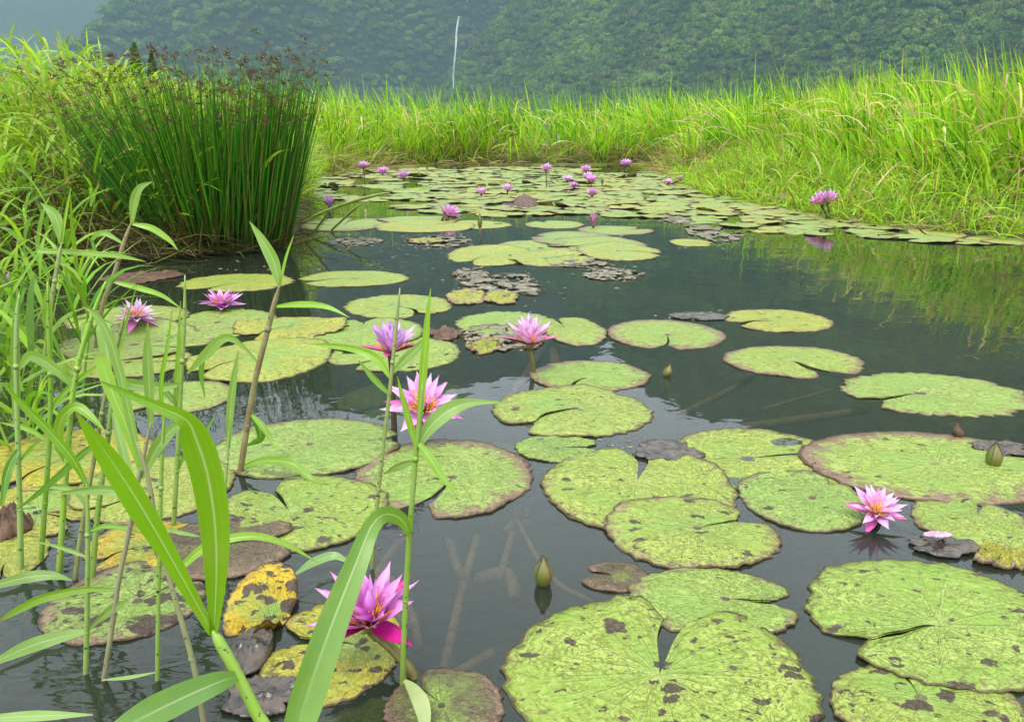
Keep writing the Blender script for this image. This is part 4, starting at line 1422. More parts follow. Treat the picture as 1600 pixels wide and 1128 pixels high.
def flower(head, foot, size, label, color=PINK, el_out=25, el_in=62, n=(8, 8, 6), tilt=(0, 0), seed=1, sepal_el=None, sepal_col=None, stalk='stalk', group=None, sr=0.0045, bend=0.0):
    """head: world point of the receptacle, foot: where the stalk enters the water; size: petal length"""
    r_ = random.Random(seed)
    root = empty("water_lily_flower", foot)
    tag(root, label, "flower", group or "pink and violet water lily flowers")
    h = head - foot
    hub = bpy.data.objects.new("receptacle", None)
    tiltM = Matrix.Rotation(tilt[0], 4, 'X') @ Matrix.Rotation(tilt[1], 4, 'Y')
    upv = (tiltM @ Vector((0, 0, 1)))

    def put(name, me, az, el, L, rad, z0, roll, col):
        o = place_petal(name, me, root, az, el, L, rad, z0, roll, col)
        loc = o.matrix_basis.copy()
        o.matrix_basis = Matrix.Translation(h) @ tiltM @ loc
        return o
    bpy.data.objects.remove(hub)
    se = sepal_el if sepal_el is not None else el_out - 14
    sc_ = sepal_col or color
    rot = r_.uniform(0, 6.28)
    for k in range(4):
        put("sepal", get_petal('sepal', k % 3), rot + k * math.pi / 2 + r_.uniform(-.12, .12), math.radians(se + r_.uniform(-8, 8)), size * r_.uniform(.95, 1.06), size * .06, -size * .03, r_.uniform(-.2, .2), sc_)
    for ring, cnt in enumerate(n):
        f = ring / max(1, len(n) - 1)
        e0 = el_out + (el_in - el_out) * f
        for k in range(cnt):
            az = rot + (k + 0.5 * ring + .5) * 2 * math.pi / cnt + r_.uniform(-.13, .13)
            jit = r_.uniform(.82, 1.14)
            col = tuple(min(.95, c * jit + r_.uniform(-.01, .03)) for c in color)
            put("petal", get_petal('petal' if ring < 2 else 'inner', (k + ring) % 5), az, math.radians(e0 + r_.uniform(-9, 9)), size * (1.0 - .16 * f) * r_.uniform(.88, 1.06), size * (.07 - .02 * f), size * .05 * ring, r_.uniform(-.35, .35), col)
    st = obj("stamens", stamens_mesh(size * .46, 58, 70, seed), M['stamen'], root)
    st.matrix_basis = Matrix.Translation(h + upv * size * .08) @ tiltM
    # swelling under the petals, and the stalk down into the water
    P = [Vector((0, 0, -0.12)), Vector((0, 0, -0.01))]
    mid = h * 0.5 + Vector((bend, 0, 0))
    P += [mid, h - upv * size * .22, h - upv * size * .08, h + upv * size * .05]
    R = [sr * 1.1, sr * 1.1, sr, sr * 1.05, size * .13, size * .10]
    obj("stalk", tube_mesh("stalk", P, R, 9, 26), M[stalk], root)
    return root


def far_flower(head, foot, size, label, color, seed, el=42, n=9, tilt=(0, 0), group="small pink flowers over the far raft"):
    """a small distant bloom: petals and stalk"""
    r_ = random.Random(seed)
    root = empty("water_lily_flower", foot)
    tag(root, label, "flower", group)
    h = head - foot
    tiltM = Matrix.Rotation(tilt[0], 4, 'X') @ Matrix.Rotation(tilt[1], 4, 'Y')
    rot = r_.uniform(0, 6.28)

    def put(name, me, az, e, L, col):
        o = place_petal(name, me, root, az, math.radians(e), L, size * .05, 0, 0, col)
        o.matrix_basis = Matrix.Translation(h) @ tiltM @ o.matrix_basis.copy()
    for k in range(3):
        put("sepal", get_petal('sepal', k), rot + k * 2.09, el - 10, size * .95, (0.60, .18, .42))
    for ring in range(2):
        for k in range(n):
            j = r_.uniform(.85, 1.12)
            put("petal", get_petal('far', k % 4), rot + (k + .5 * ring) * 6.283 / n, el + ring * 22 + r_.uniform(-7, 7), size * r_.uniform(.85, 1.05), tuple(min(.95, c * j) for c in color))
    obj("stalk", tube_mesh("stalk", [Vector((0, 0, -.08)), Vector((0, 0, 0)), h * .6, h - Vector((0, 0, size * .15)), h + Vector((0, 0, size * .04))], [.005, .005, .005, .006, size * .14], 6, 10), M['dark_stalk'], root)
    return root


def fl(head_px, foot_px, **kw):
    """flower from photo pixels: the foot lies on the water, the head stands over it"""
    foot = ground(*foot_px)
    dy = kw.pop('dy', 0.0)
    head = at_y(head_px[0], head_px[1], foot.y + dy)
    return head, foot


def big(head_px, foot_px, size_px, label, dy=0.0, **kw):
    head, foot = fl(head_px, foot_px, dy=dy)
    dz = head.y * CP - (head.z - CAM_H) * SP
    flower(head, foot, size_px / F_PX * dz, label, **kw)


R_ = math.radians
big((578, 972), (650, 1058), 96, "big magenta water lily on a thick curved stalk behind a reed blade", dy=0.03, color=(0.88, 0.28, 0.80), el_out=30, el_in=64, n=(8, 9, 7),
    tilt=(R_(14), R_(-6)), seed=5, sepal_el=14, sepal_col=(0.56, 0.015, 0.24), sr=.0060)
big((661, 640), (661, 690), 62, "open pink water lily with yellow heart facing outward behind the tall green reed", color=(0.86, 0.42, 0.80), el_out=16, el_in=46, n=(8, 8, 5),
    tilt=(R_(30), R_(2)), seed=8, sepal_el=-6, sepal_col=(0.66, 0.10, 0.40), stalk='dark_stalk', sr=.0065)
big((611, 550), (616, 668), 52, "upright violet water lily with tight brush of petals on a dark stalk", color=(0.78, 0.42, 0.90), el_out=44, el_in=78, n=(9, 10, 8),
    tilt=(R_(6), R_(3)), seed=13, sepal_el=14, sepal_col=(0.62, 0.10, 0.28), stalk='dark_stalk', sr=.006)
big((828, 538), (834, 582), 50, "pale pink water lily cup on a straight green stalk", color=(0.90, 0.54, 0.80), el_out=38, el_in=76, n=(8, 8, 7),
    tilt=(R_(4), R_(0)), seed=17, sepal_el=12, sepal_col=(0.62, 0.20, 0.30), sr=.006)
big((1368, 800), (1371, 817), 46, "pink water lily with yellow heart low over its own reflection", color=(0.90, 0.48, 0.82), el_out=20, el_in=48, n=(8, 8, 5),
    tilt=(R_(30), R_(-4)), seed=23, sepal_el=-2, sepal_col=(0.62, 0.12, 0.36), stalk='dark_stalk', sr=.006)
big((347, 478), (347, 486), 35, "low magenta water lily spread flat beside the dark water", color=(0.80, 0.30, 0.76), el_out=14, el_in=44, n=(9, 9, 6),
    tilt=(R_(4), 0), seed=29, sepal_el=6, stalk='dark_stalk', sr=.006)
big((212, 497), (205, 519), 35, "pale lilac water lily with drooping outer petals among reeds", color=(0.92, 0.64, 0.86), el_out=10, el_in=46, n=(8, 8, 6),
    tilt=(R_(8), R_(6)), seed=31, sepal_el=-14, sepal_col=(0.70, 0.20, 0.48), sr=.006)
big((4, 448), (4, 458), 26, "violet water lily half hidden in the reed tangle", color=(0.66, 0.26, 0.74), el_out=24, el_in=60, seed=37, stalk='dark_stalk', sr=.006)
big((700, 339), (702, 344), 23, "tilted pink water lily with a dark sepal resting on the strip of pads", color=(0.86, 0.38, 0.78), el_out=34, el_in=68, tilt=(R_(10), R_(26)), seed=41, sepal_el=22, sepal_col=(0.30, 0.05, 0.12), stalk='dark_stalk', sr=.006)
big((1284, 320), (1294, 343), 24, "pink water lily on a forked dark stalk by the right bank grass", color=(0.84, 0.38, 0.80), el_out=40, el_in=70, tilt=(0, R_(-16)), seed=43, sepal_el=30, stalk='dark_stalk', sr=.007)
big((1294, 316), (1297, 344), 22, "second pink water lily leaning against the one on the forked stalk", color=(0.84, 0.40, 0.80), el_out=40, el_in=70, tilt=(0, R_(14)), seed=44, sepal_el=30, stalk='dark_stalk', sr=.007)

FAR = [((515, 324), (515, 330), 14, VIOLET, 56, "closed violet flower standing over its reflection beside the rushes"),
       ((568, 263), (570, 284), 10, PINK, 44, "small pink flower on a tall stalk near the left shore"),
       ((598, 271), (598, 275), 10, MAGENTA, 34, "small magenta flower low on the pads near the left shore"),
       ((631, 279), (631, 285), 11, (0.80, .45, .76), 42, "small pale flower on pads with its reflection below"),
       ((497, 268), (497, 275), 8, MAGENTA, 40, "tiny dark pink flower at the foot of the left shore grass"),
       ((752, 304), (752, 308), 10, PINK, 44, "small pink flower touching the pads before the dead leaf"),
       ((793, 299), (793, 306), 10, PINK, 42, "small pink flower with green sepals left of the dead leaf"),
       ((853, 268), (854, 294), 11, PINK, 46, "small pink flower on the tallest stalk of the raft"),
       ((915, 268), (916, 276), 9, PINK, 40, "small pink flower on a short stalk beyond the paired flowers"),
       ((887, 283), (887, 286), 9, PINK, 34, "small pink flower lying low left of the paired flowers"),
       ((919, 280), (919, 289), 10, PINK, 40, "upper small pink flower of a touching pair"),
       ((923, 285), (924, 293), 10, MAGENTA, 40, "lower small pink flower of a touching pair"),
       ((897, 293), (897, 296), 8, (.78, .3, .72), 36, "small light pink flower lying on the pads below the pair"),
       ((925, 306), (925, 310), 11, (.8, .4, .74), 46, "small pale pink flower nestled in pads below the others"),
       ((977, 261), (978, 265), 11, PINK, 44, "small pink flower at the straw edge of the far shore"),
       ((1044, 287), (1044, 291), 7, PINK, 40, "tiny pink flower among grass tufts on the raft"),
       ((1063, 281), (1063, 286), 7, LILAC, 40, "tiny lilac flower under the right bank grass"),
       ((1221, 316), (1222, 321), 11, MAGENTA, 48, "small magenta flower under the overhanging right bank grass"),
       ((927, 353), (927, 358), 15, (0.80, .36, .58), 68, "half open pink flower with green sepals standing in open water")]
for k, (hp_, fp_, s_, c_, el_, lab) in enumerate(FAR):
    head, foot = fl(hp_, fp_)
    dz = head.y * CP - (head.z - CAM_H) * SP
    far_flower(head, foot, 1.3 * s_ / F_PX * dz, lab, c_, 60 + k, el_ - (0 if el_ > 50 else 8), tilt=(R_(6 if el_ > 50 else 16), 0))


# ------------------------------------------------------------------ buds
def bud(foot_px, h_px, w_px, label, stalk_px=0, lean=0.0, mat='bud', name="lily_bud"):
    foot = ground(*foot_px)
    dz = foot.y * CP + CAM_H * SP
    k = dz / F_PX / CP
    H, W_, S = h_px * k, w_px * k * CP, stalk_px * k
    root = empty(name, foot)
    tag(root, label, "flower bud", "water lily buds")
    n, m = 12, 16
    t = np.linspace(0, 1, n); a = np.linspace(0, 2 * np.pi, m, endpoint=False)
    prof = np.sin(np.pi * np.clip(t * 0.86 + 0.13, 0, 1)) ** 0.75 * (1 - t ** 4 * .75)
    seam = 1 - 0.07 * np.abs(np.cos(2 * a)) ** 8
    X = W_ / 2 * prof[:, None] * np.cos(a)[None, :] * seam; Y = W_ / 2 * prof[:, None] * np.sin(a)[None, :] * seam
    Z = np.broadcast_to((S + H * t)[:, None], X.shape) - .002
    v = np.stack([X + lean * Z, Y, Z], -1).reshape(-1, 3)
    i = np.arange(n - 1)[:, None] * m; j = np.arange(m)[None, :]
    q = np.stack([i + j, i + (j + 1) % m, i + m + (j + 1) % m, i + m + j], -1).reshape(-1, 4)
    obj("bud_body", mesh_np("bud_body", v, [q, np.array([list(range(m))[::-1]]), np.array([[(n - 1) * m + x for x in range(m)]])]), M[mat], root)
    body = root.children[0]
    # four sepals with reddish seams
    for k in range(4):
        pts, rad = [], []
        for x in np.linspace(0.03, 0.98, 7):
            pr = np.interp(x, t, prof) * W_ / 2 * 0.96
            an = (k + .5) * math.pi / 2
            z = S + H * x
            pts.append((pr * math.cos(an) + lean * z, pr * math.sin(an), z)); rad.append(W_ * .035)
        obj("seam", tube_mesh("seam", pts, rad, 5, 10), M['dead'], body)
    obj("stalk", tube_mesh("stalk", [(0, 0, -.1), (lean * (S + .004), 0, S + .004)], [W_ * .17, W_ * .19], 7, 5), M['stalk'], root)
    return root


bud((849, 913), 50, 31, "large green water lily bud standing in dark water beside the small maroon pad")
bud((1041, 588), 20, 15, "small green bud with a pink tip leaning over open water", 0, .25)
bud((1551, 730), 42, 25, "plump green bud with red seams on the pink margined pad")
bud((750, 366), 22, 8, "slender dark green bud on a stalk over the mid pond", 10)
bud((1497, 682), 22, 18, "brownish drowned bud behind the pink margined pad", 0, -.15, 'dead')
bud((941, 292), 9, 5, "tiny white tipped bud on a stalk beside the touching pair", 5)
bud((1008, 314), 11, 6, "tiny dark bud alone in the far raft", 0)
bud((690, 347), 13, 5, "thin brown bud leaning beside the tilted pink flower", 0, .4, 'dead')
bud((699, 347), 12, 6, "brown withered bud beside the stalked green bud", 0, -.2, 'dead')

# ------------------------------------------------------------------ decaying leaves and flotsam


def crumple(name, box, label, mat, height=0.012, seed=1, cat="dead leaf", ragged=0.9, group=None, dome=0.0, gaps=None):
    """a limp rotting leaf lying on the water: a crinkled sheet with a torn outline"""
    if mat == 'rot': gaps, height = 0.53, height * .45
    if mat == 'rot_dark' and not dome: height *= 0.4
    if name == 'fallen_petal': height *= .3
    x0, x1, y0, y1 = box
    top, bot = ground((x0 + x1) / 2, y0), ground((x0 + x1) / 2, y1)
    b = (top.y - bot.y) / 2; cy_ = (top.y + bot.y) / 2
    lf, rt = ground(x0, (y0 + y1) / 2), ground(x1, (y0 + y1) / 2)
    a = (rt.x - lf.x) / 2; cx_ = (rt.x + lf.x) / 2
    ns, nr = 80, 14
    th = np.linspace(0, 2 * np.pi, ns, endpoint=False)
    R = 1 - ragged * np.abs(fbm(np.cos(th) * 2.3 + seed, np.sin(th) * 2.3, seed, 4) - 0.35)
    fr = np.linspace(0, 1, nr) ** 0.8
    X = a * fr[:, None] * (R * np.cos(th))[None, :]; Y = b * fr[:, None] * (R * np.sin(th))[None, :]
    sc_ = 7.5 / max(a, b)
    nz = fbm(X * sc_, Y * sc_, seed + 3, 3)
    Z = height * (1.6 * nz + 0.8 * np.abs(nz - 0.5) - 0.82) + 0.003 + dome * (1 - fr[:, None] ** 2)
    Z = np.where(fr[:, None] > .97, np.minimum(Z, 0.004), Z)
    v = np.stack([X, Y, Z], -1).reshape(-1, 3)
    low = v.copy(); low[:, 2] -= .004
    i = np.arange(nr - 1)[:, None] * ns; j = np.arange(ns)[None, :]
    q = np.stack([i + j, i + ns + j, i + ns + (j + 1) % ns, i + (j + 1) % ns], -1).reshape(-1, 4)
    # gaps where the leaf has rotted through
    cf = (X + 1j * Y).ravel()[q].mean(1)
    hole = fbm(cf.real * sc_ * 1.1 + 40, cf.imag * sc_ * 1.1, seed + 8, 3) > (gaps if gaps else 9)
    q = q[~hole]
    e = (nr - 1) * ns + np.arange(ns); e2 = (nr - 1) * ns + (np.arange(ns) + 1) % ns
    m = len(v)
    me = mesh_np(name, np.vstack([v, low]), [q, q[:, ::-1] + m, np.stack([e, e + m, e2 + m, e2], -1)])
    uv = np.stack([np.broadcast_to((th / 6.283)[None, :], X.shape), np.broadcast_to(fr[:, None], X.shape)], -1).reshape(-1, 2)
    set_uv(me, np.vstack([uv, uv]), "polar")
    o = obj(name, me, M[mat], None, (cx_, cy_, 0.016 if name == 'fallen_petal' else 0.003))
    if mat == 'pad': o.color = (.22, .4, .6, .8)
    tag(o, label, cat, group)
    return o


crumple("rotting_leaf", (715, 858, 428, 470), "grey crinkled rotting leaf between the mid pond raft and the ragged lime pad", 'rot', .016, 3)
crumple("rotting_leaf", (690, 770, 450, 478), "yellow edged end of rotting leaf touching the ragged lime pad", 'pad', .010, 4)
crumple("rotting_leaf", (745, 820, 455, 477), "yellow scrap of leaf beside the grey crinkled rotting leaf", 'pad', .012, 5)
crumple("rotting_leaf", (700, 770, 418, 440), "thin brown scrap beyond the grey crinkled rotting leaf", 'rot', .010, 6)
crumple("rotting_leaf", (905, 1010, 418, 441), "dark drowned leaf with pale crumbs below the mid pond raft", 'rot', .011, 7)
crumple("rotting_leaf", (640, 752, 368, 388), "grey raft of rotting leaf around the stalked bud", 'rot', .014, 8)
crumple("rotting_leaf", (505, 600, 372, 386), "pale grey scrap floating near the rush reflection", 'rot', .006, 9)
crumple("rotting_leaf", (630, 700, 372, 382), "cream edged curled scrap before the lime strip", 'pad', .010, 10)
crumple("rotting_leaf", (700, 860, 508, 556), "wet brown rotting leaf behind the pale pink flower", 'rot', .012, 11)
crumple("rotting_leaf", (722, 792, 530, 558), "crumpled pale yellow leaf scrap near the pale pink flower", 'pad', .016, 12)
crumple("rotting_leaf", (666, 722, 514, 534), "dark curled leaf with a yellow ragged edge beside the upright violet flower", 'dead', .018, 13)
crumple("rotting_leaf", (800, 840, 310, 330), "dark humped dead leaf lying on the far raft", 'dead', .03, 14, ragged=.6, dome=.06)
crumple("rotting_leaf", (845, 960, 400, 420), "brown crumbling leaf along the mid pond raft", 'rot', .010, 15)
crumple("rotting_leaf", (1045, 1140, 488, 503), "black wet leaf scrap touching the yellowing ragged pad", 'rot_dark', .010, 16)
crumple("rotting_leaf", (1070, 1165, 352, 382), "grey flotsam of leaf crumbs at the end of the right raft", 'rot', .012, 17)
crumple("rotting_leaf", (1030, 1090, 338, 350), "purple grey rotting scrap at the edge of the far raft", 'rot', .02, 18)
crumple("rotting_leaf", (355, 425, 984, 1066), "black slimy rotten leaf below the yellow spotted one", 'rot_dark', .008, 19, ragged=.3, dome=.012)
crumple("rotting_leaf", (345, 480, 1055, 1135), "dark drowned mass of rotting leaf by the broad reed stem", 'rot_dark', .014, 20)
crumple("rotting_leaf", (1420, 1540, 838, 876), "wet dark scrap holding the fallen petal near the olive pad", 'rot_dark', .012, 21)
crumple("rotting_leaf", (1505, 1640, 852, 893), "yellow orange decaying leaf with black holes at the broad pad's edge", 'pad', .016, 22)
crumple("rotting_leaf", (-20, 48, 812, 850), "rolled tan dead leaf among the reed stems", 'dead', .02, 23, ragged=.25, dome=.03)
crumple("rotting_leaf", (985, 1105, 690, 726), "dark torn scrap lying across the heart shaped pad's notch", 'rot_dark', .010, 24)
crumple("rotting_leaf", (1520, 1610, 690, 716), "wet grey leaf edge curling beside the plump bud", 'rot_dark', .014, 25)
crumple("rotting_leaf", (155, 285, 424, 446), "maroon drowned leaf in the dark water below the rushes", 'dead', .008, 26)
crumple("fallen_petal", (1440, 1486, 847, 855), "pale pink fallen petal floating on the wet dark scrap", 'wet_petal', .006, 27, "petal", .15)

# yellow spotted leaf arched out of the water
ylw = traced_pad((356, 462, 905, 1008), (430, 985), (380, 1000), 26, (.0, .95, .9, .5), "arched bright yellow lily pad with dark spots beside the black slimy leaf", 1, seed=77, curl=0.02, wave=.006, teeth=.03)
ylw.rotation_euler = (R_(10), R_(4), 0)
ylw.location.z = 0.014

# ------------------------------------------------------------------ sunken stems
SUNK = [([(748, 905), (790, 895), (806, 930)], 16), ([(655, 1010), (640, 950), (610, 905)], 12),
        ([(525, 1040), (560, 960), (600, 880), (640, 830)], 14), ([(690, 1060), (720, 930), (745, 840)], 13), ([(720, 900), (700, 840)], 12), ([(780, 905), (800, 835)], 10),
        ([(790, 830), (830, 780), (822, 805)], 8), ([(800, 800), (860, 900), (935, 945)], 6), ([(640, 980), (560, 900)], 9), ([(870, 600), (865, 540)], 14),
        ([(800, 620), (850, 540)], 10), ([(1060, 650), (1185, 585), (1200, 560)], 8), ([(1160, 668), (1290, 650), (1360, 640)], 11), ([(1385, 810), (1470, 848)], 9),
        ([(1190, 640), (1330, 600)], 5), ([(640, 1090), (770, 1020)], 13), ([(320, 880), (420, 830)], 9), ([(970, 700), (1010, 680)], 5), ([(1030, 560), (1080, 540)], 7)]
SUNK_AT = ["bent in a hook beside the large green bud", "curving behind the big magenta flower",
           "slanting past the tall green reed", "running straight toward the olive brown pad", "crossing the straight one to form a fork", "pointing at the purple margined pad from the bud's side",
           "crooked near the heart shaped pad", "thin and long behind the large green bud", "reaching under the spotted yellow edged pad", "upright below the pale pink flower's stalk",
           "leaning beside the pale pink flower's stalk", "reaching from the two lobed pad toward the bud", "thick under the deeply toothed pad", "near the low pink flower's reflection",
           "thin between the two lobed and the toothed pad", "beside the drowned green pad", "under the brown pad among reeds", "short and thin beside the torn notch scrap", "under the pad with the brown star"]
for k, (pts, w_) in enumerate(SUNK):
    P = [ground(x, y, -0.04 - .014 * (i % 2)) for i, (x, y) in enumerate(pts)]
    k0 = (P[0].y * CP + CAM_H * SP) / F_PX
    o = obj("sunken_stem", tube_mesh("sunken_stem", P, [w_ * k0 * .68] * len(P), 8, 16), M['sunk'])
    tag(o, "drowned brown lily stem " + SUNK_AT[k], "stem", "drowned lily stems")

# ------------------------------------------------------------------ reeds in the shallows
G1, G2, G3, G4, BR = (0.22, 0.45, 0.02), (0.29, 0.52, 0.035), (0.29, 0.48, 0.10), (0.15, 0.35, 0.03), (0.22, 0.15, 0.07)


def ribbon(name, pts, widths, parent, color, ori, twist=0.0, fold=0.18, n=22):
    """a grass leaf through world points; widths in metres"""
    PW = spline([tuple(p) + (w_,) for p, w_ in zip(pts, widths)], n)
    P, W_ = PW[:, :3], np.maximum(PW[:, 3], 0.0006)
    T = np.gradient(P, axis=0); T /= np.linalg.norm(T, axis=1)[:, None] + 1e-9
    view = np.array([0, 0, CAM_H]) - P
    S = np.cross(T, view); S /= np.linalg.norm(S, axis=1)[:, None] + 1e-9
    Nn = np.cross(S, T)
    tw = twist * np.linspace(0.3, 1, n)[:, None]
    S2 = S * np.cos(tw) + Nn * np.sin(tw); N2 = np.cross(S2, T)
    s = np.array([-1, -.5, -.04, .04, .5, 1.0])
    v = P[:, None, :] + S2[:, None, :] * (s[None, :, None] * W_[:, None, None] * .5) + N2[:, None, :] * (np.abs(s)[None, :, None] * W_[:, None, None] * fold)
    # a slight ripple along the margins
    ph = hash_f(P[0][0] * 91, P[0][2] * 57) * 6.28
    v = v + N2[:, None, :] * (np.sin(np.linspace(0, 17, n) + ph)[:, None, None] * (np.abs(s) ** 2)[None, :, None] * W_[:, None, None] * .05)
    m = len(s)
    v = v.reshape(-1, 3) - np.array(ori)
    i = np.arange(n - 1)[:, None] * m + np.arange(m - 1)[None, :]
    q = np.stack([i, i + 1, i + m + 1, i + m], -1).reshape(-1, 4)
    uv = np.stack([np.broadcast_to((s * .5 + .5)[None, :], (n, m)), np.broadcast_to(np.linspace(0, 1, n)[:, None], (n, m))], -1).reshape(-1, 2)
    me = mesh_np(name, v, q); set_uv(me, uv)
    o = obj(name, me, M['leaf'], parent)
    j = 0.85 + .3 * hash_f(P[-1][0] * 13, P[-1][2] * 7)
    o.color = tuple(c * j for c in color) + (1,)
    return o


def reed(Y, stem, sw, leaves, label, scol=G1, lcol=None, lean=0.0, group="reed stems in the shallows"):
    """stem: photo pixels from foot to tip at distance Y; leaves: (pixels, widths px, depth change, twist)"""
    k = Y / CP / F_PX
    pts = [at_y(x, y, Y + lean * i / max(1, len(stem) - 1)) for i, (x, y) in enumerate(stem)]
    foot = Vector((pts[0].x, pts[0].y, min(0.0, pts[0].z)))
    root = empty("reed", foot)
    tag(root, label, "reed", group)
    if pts[0].z > -0.06:     # carry the stem down to the pond bed
        d = (pts[0] - pts[1]); d = d / max(1e-6, abs(d.z))
        pts = [pts[0] + d * (pts[0].z + 0.12)] + pts
    R = list(np.linspace(sw * k * .56, sw * k * .36, len(pts)))
    R[-1] *= 0.35
    st = obj("stem", tube_mesh("stem", [p - foot for p in pts], R, 8, 30), M['stem'], root)
    st.color = scol + (1,)
    # joints on the stem
    V = np.array([tuple(p) for p in pts])
    for f in (0.34, 0.70) if sw < 20 else ():
        i = f * (len(pts) - 1); a = int(i); p = V[a] * (1 - (i - a)) + V[min(a + 1, len(V) - 1)] * (i - a)
        if p[2] < 0.03: continue
        d = V[min(a + 1, len(V) - 1)] - V[a]; d = d / (np.linalg.norm(d) + 1e-9)
        r0 = sw * k * .5
        obj("joint", tube_mesh("joint", [p - d * r0 - np.array(foot), p - np.array(foot), p + d * r0 - np.array(foot)], [r0 * .85, r0 * 1.12, r0 * .85], 8), M['stem'], st).color = scol + (1,)
    for lf in leaves:
        px, w_ = lf[0], lf[1]
        dy = lf[2] if len(lf) > 2 else 0.0
        tw = lf[3] if len(lf) > 3 else 0.4
        cl = lf[4] if len(lf) > 4 else (lcol or scol)
        m = len(px)
        # depth of the leaf's joint on the leaning stem
        zj = at_y(px[0][0], px[0][1], Y).z; yj = Y + lean * np.clip((zj) / max(.05, pts[-1].z), 0, 1)
        P = [at_y(x, y, yj + dy * i / (m - 1)) for i, (x, y) in enumerate(px)]
        P = [Vector((p.x, p.y, max(p.z, 0.006))) for p in P]
        ribbon("leaf", P, [q * k for q in w_], root, cl, foot, tw)
    return root


# broad near reed
reed(0.62, [(452, 1270), (420, 1150), (400, 1112), (370, 1052), (343, 1003), (332, 984)], 24,
     [([(334, 992), (338, 900), (336, 820), (324, 740), (306, 685), (290, 655), (240, 632), (195, 613), (158, 596)], [12, 34, 46, 48, 46, 26, 15, 10, 2], -.06, .2),
      ([(332, 988), (300, 930), (258, 855), (215, 782), (165, 706), (118, 642)], [14, 22, 30, 38, 30, 2], -.08, .5),
      ([(372, 1056), (340, 1066), (285, 1090), (228, 1118), (150, 1160)], [12, 34, 44, 44, 14], -.12, -.2, (0.24, 0.46, 0.10))],
     "thick green reed with a broad upright blade and long slanting leaf", G2, (0.27, 0.54, 0.018))
# the tall green reed before the pink flower
YB = ground(629, 1070).y
reed(YB, [(629, 1070), (631, 1000), (635, 915), (640, 832), (647, 745), (651, 698), (657, 640), (660, 600)], 10,
     [([(656, 650), (662, 575), (667, 510), (673, 450)], [9, 13, 10, 1], 0, .2),
      ([(651, 702), (672, 667), (704, 640), (740, 629), (795, 629)], [6, 23, 26, 12, 1], .03, .3, G3),
      ([(652, 690), (670, 714), (690, 745), (716, 777)], [6, 15, 12, 1], -.03, .5),
      ([(651, 700), (642, 665), (630, 622), (621, 588)], [6, 12, 9, 1], 0, .6),
      ([(649, 720), (625, 728), (600, 740)], [5, 13, 2], .02, .3, G3),
      ([(640, 834), (628, 812), (603, 803), (580, 822), (556, 880), (528, 950), (500, 1025), (470, 1115), (452, 1190)], [9, 20, 26, 26, 34, 42, 46, 46, 24], -.22, .25, (0.22, 0.43, 0.06))],
     "tall bright green reed with an arching blade crossing the magenta flower", (0.22, 0.40, 0.035), G2)
YC = ground(581, 888).y
reed(YC, [(581, 888), (588, 800), (598, 705), (608, 620), (614, 560), (620, 500), (625, 450)], 7,
     [([(611, 592), (590, 562), (560, 547), (520, 540), (485, 538)], [4, 14, 12, 8, 1], .03, .3),
      ([(612, 584), (634, 561), (655, 541), (668, 524)], [4, 14, 12, 2], 0, .3, G3),
      ([(608, 616), (585, 592), (560, 563)], [4, 10, 2], -.02, .4, G3)],
     "slender tan footed reed passing the upright violet flower", (0.26, 0.34, 0.09), G2)
YD = ground(375, 740).y
reed(YD, [(375, 740), (386, 668), (398, 598), (416, 525), (430, 470), (437, 446)], 10,
     [([(437, 447), (427, 408), (407, 371), (390, 346)], [6, 18, 12, 1], 0, .2, G3),
      ([(437, 446), (447, 402), (459, 368)], [4, 4, 1], 0, .2),
      ([(430, 479), (470, 476), (510, 480), (546, 496)], [4, 10, 8, 1], -.04, .5, G2),
      ([(404, 568), (378, 540), (352, 527), (322, 552), (292, 584)], [3, 7, 13, 16, 3], -.04, .4, G3),
      ([(318, 553), (314, 585), (320, 622)], [7, 8, 1], 0, .6, G4),
      ([(388, 650), (402, 662), (406, 684), (384, 697)], [5, 14, 14, 2], .03, .6, G4),
      ([(390, 645), (408, 664), (426, 690), (441, 702)], [4, 10, 7, 1], -.03, .4),
      ([(377, 730), (410, 720), (455, 724), (485, 748), (516, 780)], [4, 12, 14, 11, 1], -.06, .5, G2)],
     "brown stemmed reed rising before the rushes with two top blades", BR, G2)
YE = ground(150, 545).y
reed(YE, [(150, 545), (160, 478), (178, 430), (194, 378), (206, 346)], 8,
     [([(206, 348), (210, 315), (219, 294), (238, 284)], [5, 13, 10, 1], 0, .2, G3),
      ([(207, 350), (236, 357), (262, 374), (278, 391)], [4, 10, 8, 1], 0, .5, G2),
      ([(193, 381), (166, 365), (150, 367), (142, 380)], [3, 8, 8, 2], 0, .3, G3),
      ([(176, 440), (215, 450), (252, 462), (283, 482)], [4, 9, 7, 1], 0, .5, G2),
      ([(142, 372), (150, 395), (166, 410)], [5, 5, 1], 0, .4, G4)],
     "dry tan stemmed reed bending toward the rush clump", (0.30, 0.22, 0.11), G2)
YF = 1.95
reed(YF, [(60, 650), (70, 560), (80, 475), (92, 402), (96, 380)], 8,
     [([(96, 381), (90, 348), (81, 331), (63, 317)], [6, 16, 14, 1], 0, .2, G3),
      ([(96, 380), (103, 335), (111, 293)], [4, 4, 1], 0, .3),
      ([(90, 408), (115, 425), (130, 445)], [3, 7, 1], 0, .4, G2),
      ([(58, 392), (130, 396), (190, 402), (228, 409)], [8, 10, 9, 1], .1, .9, G2)],
     "pale reed with a bent lance shaped top leaf before the brown thatch", (0.32, 0.40, 0.12), G2)
YG = ground(33, 892).y
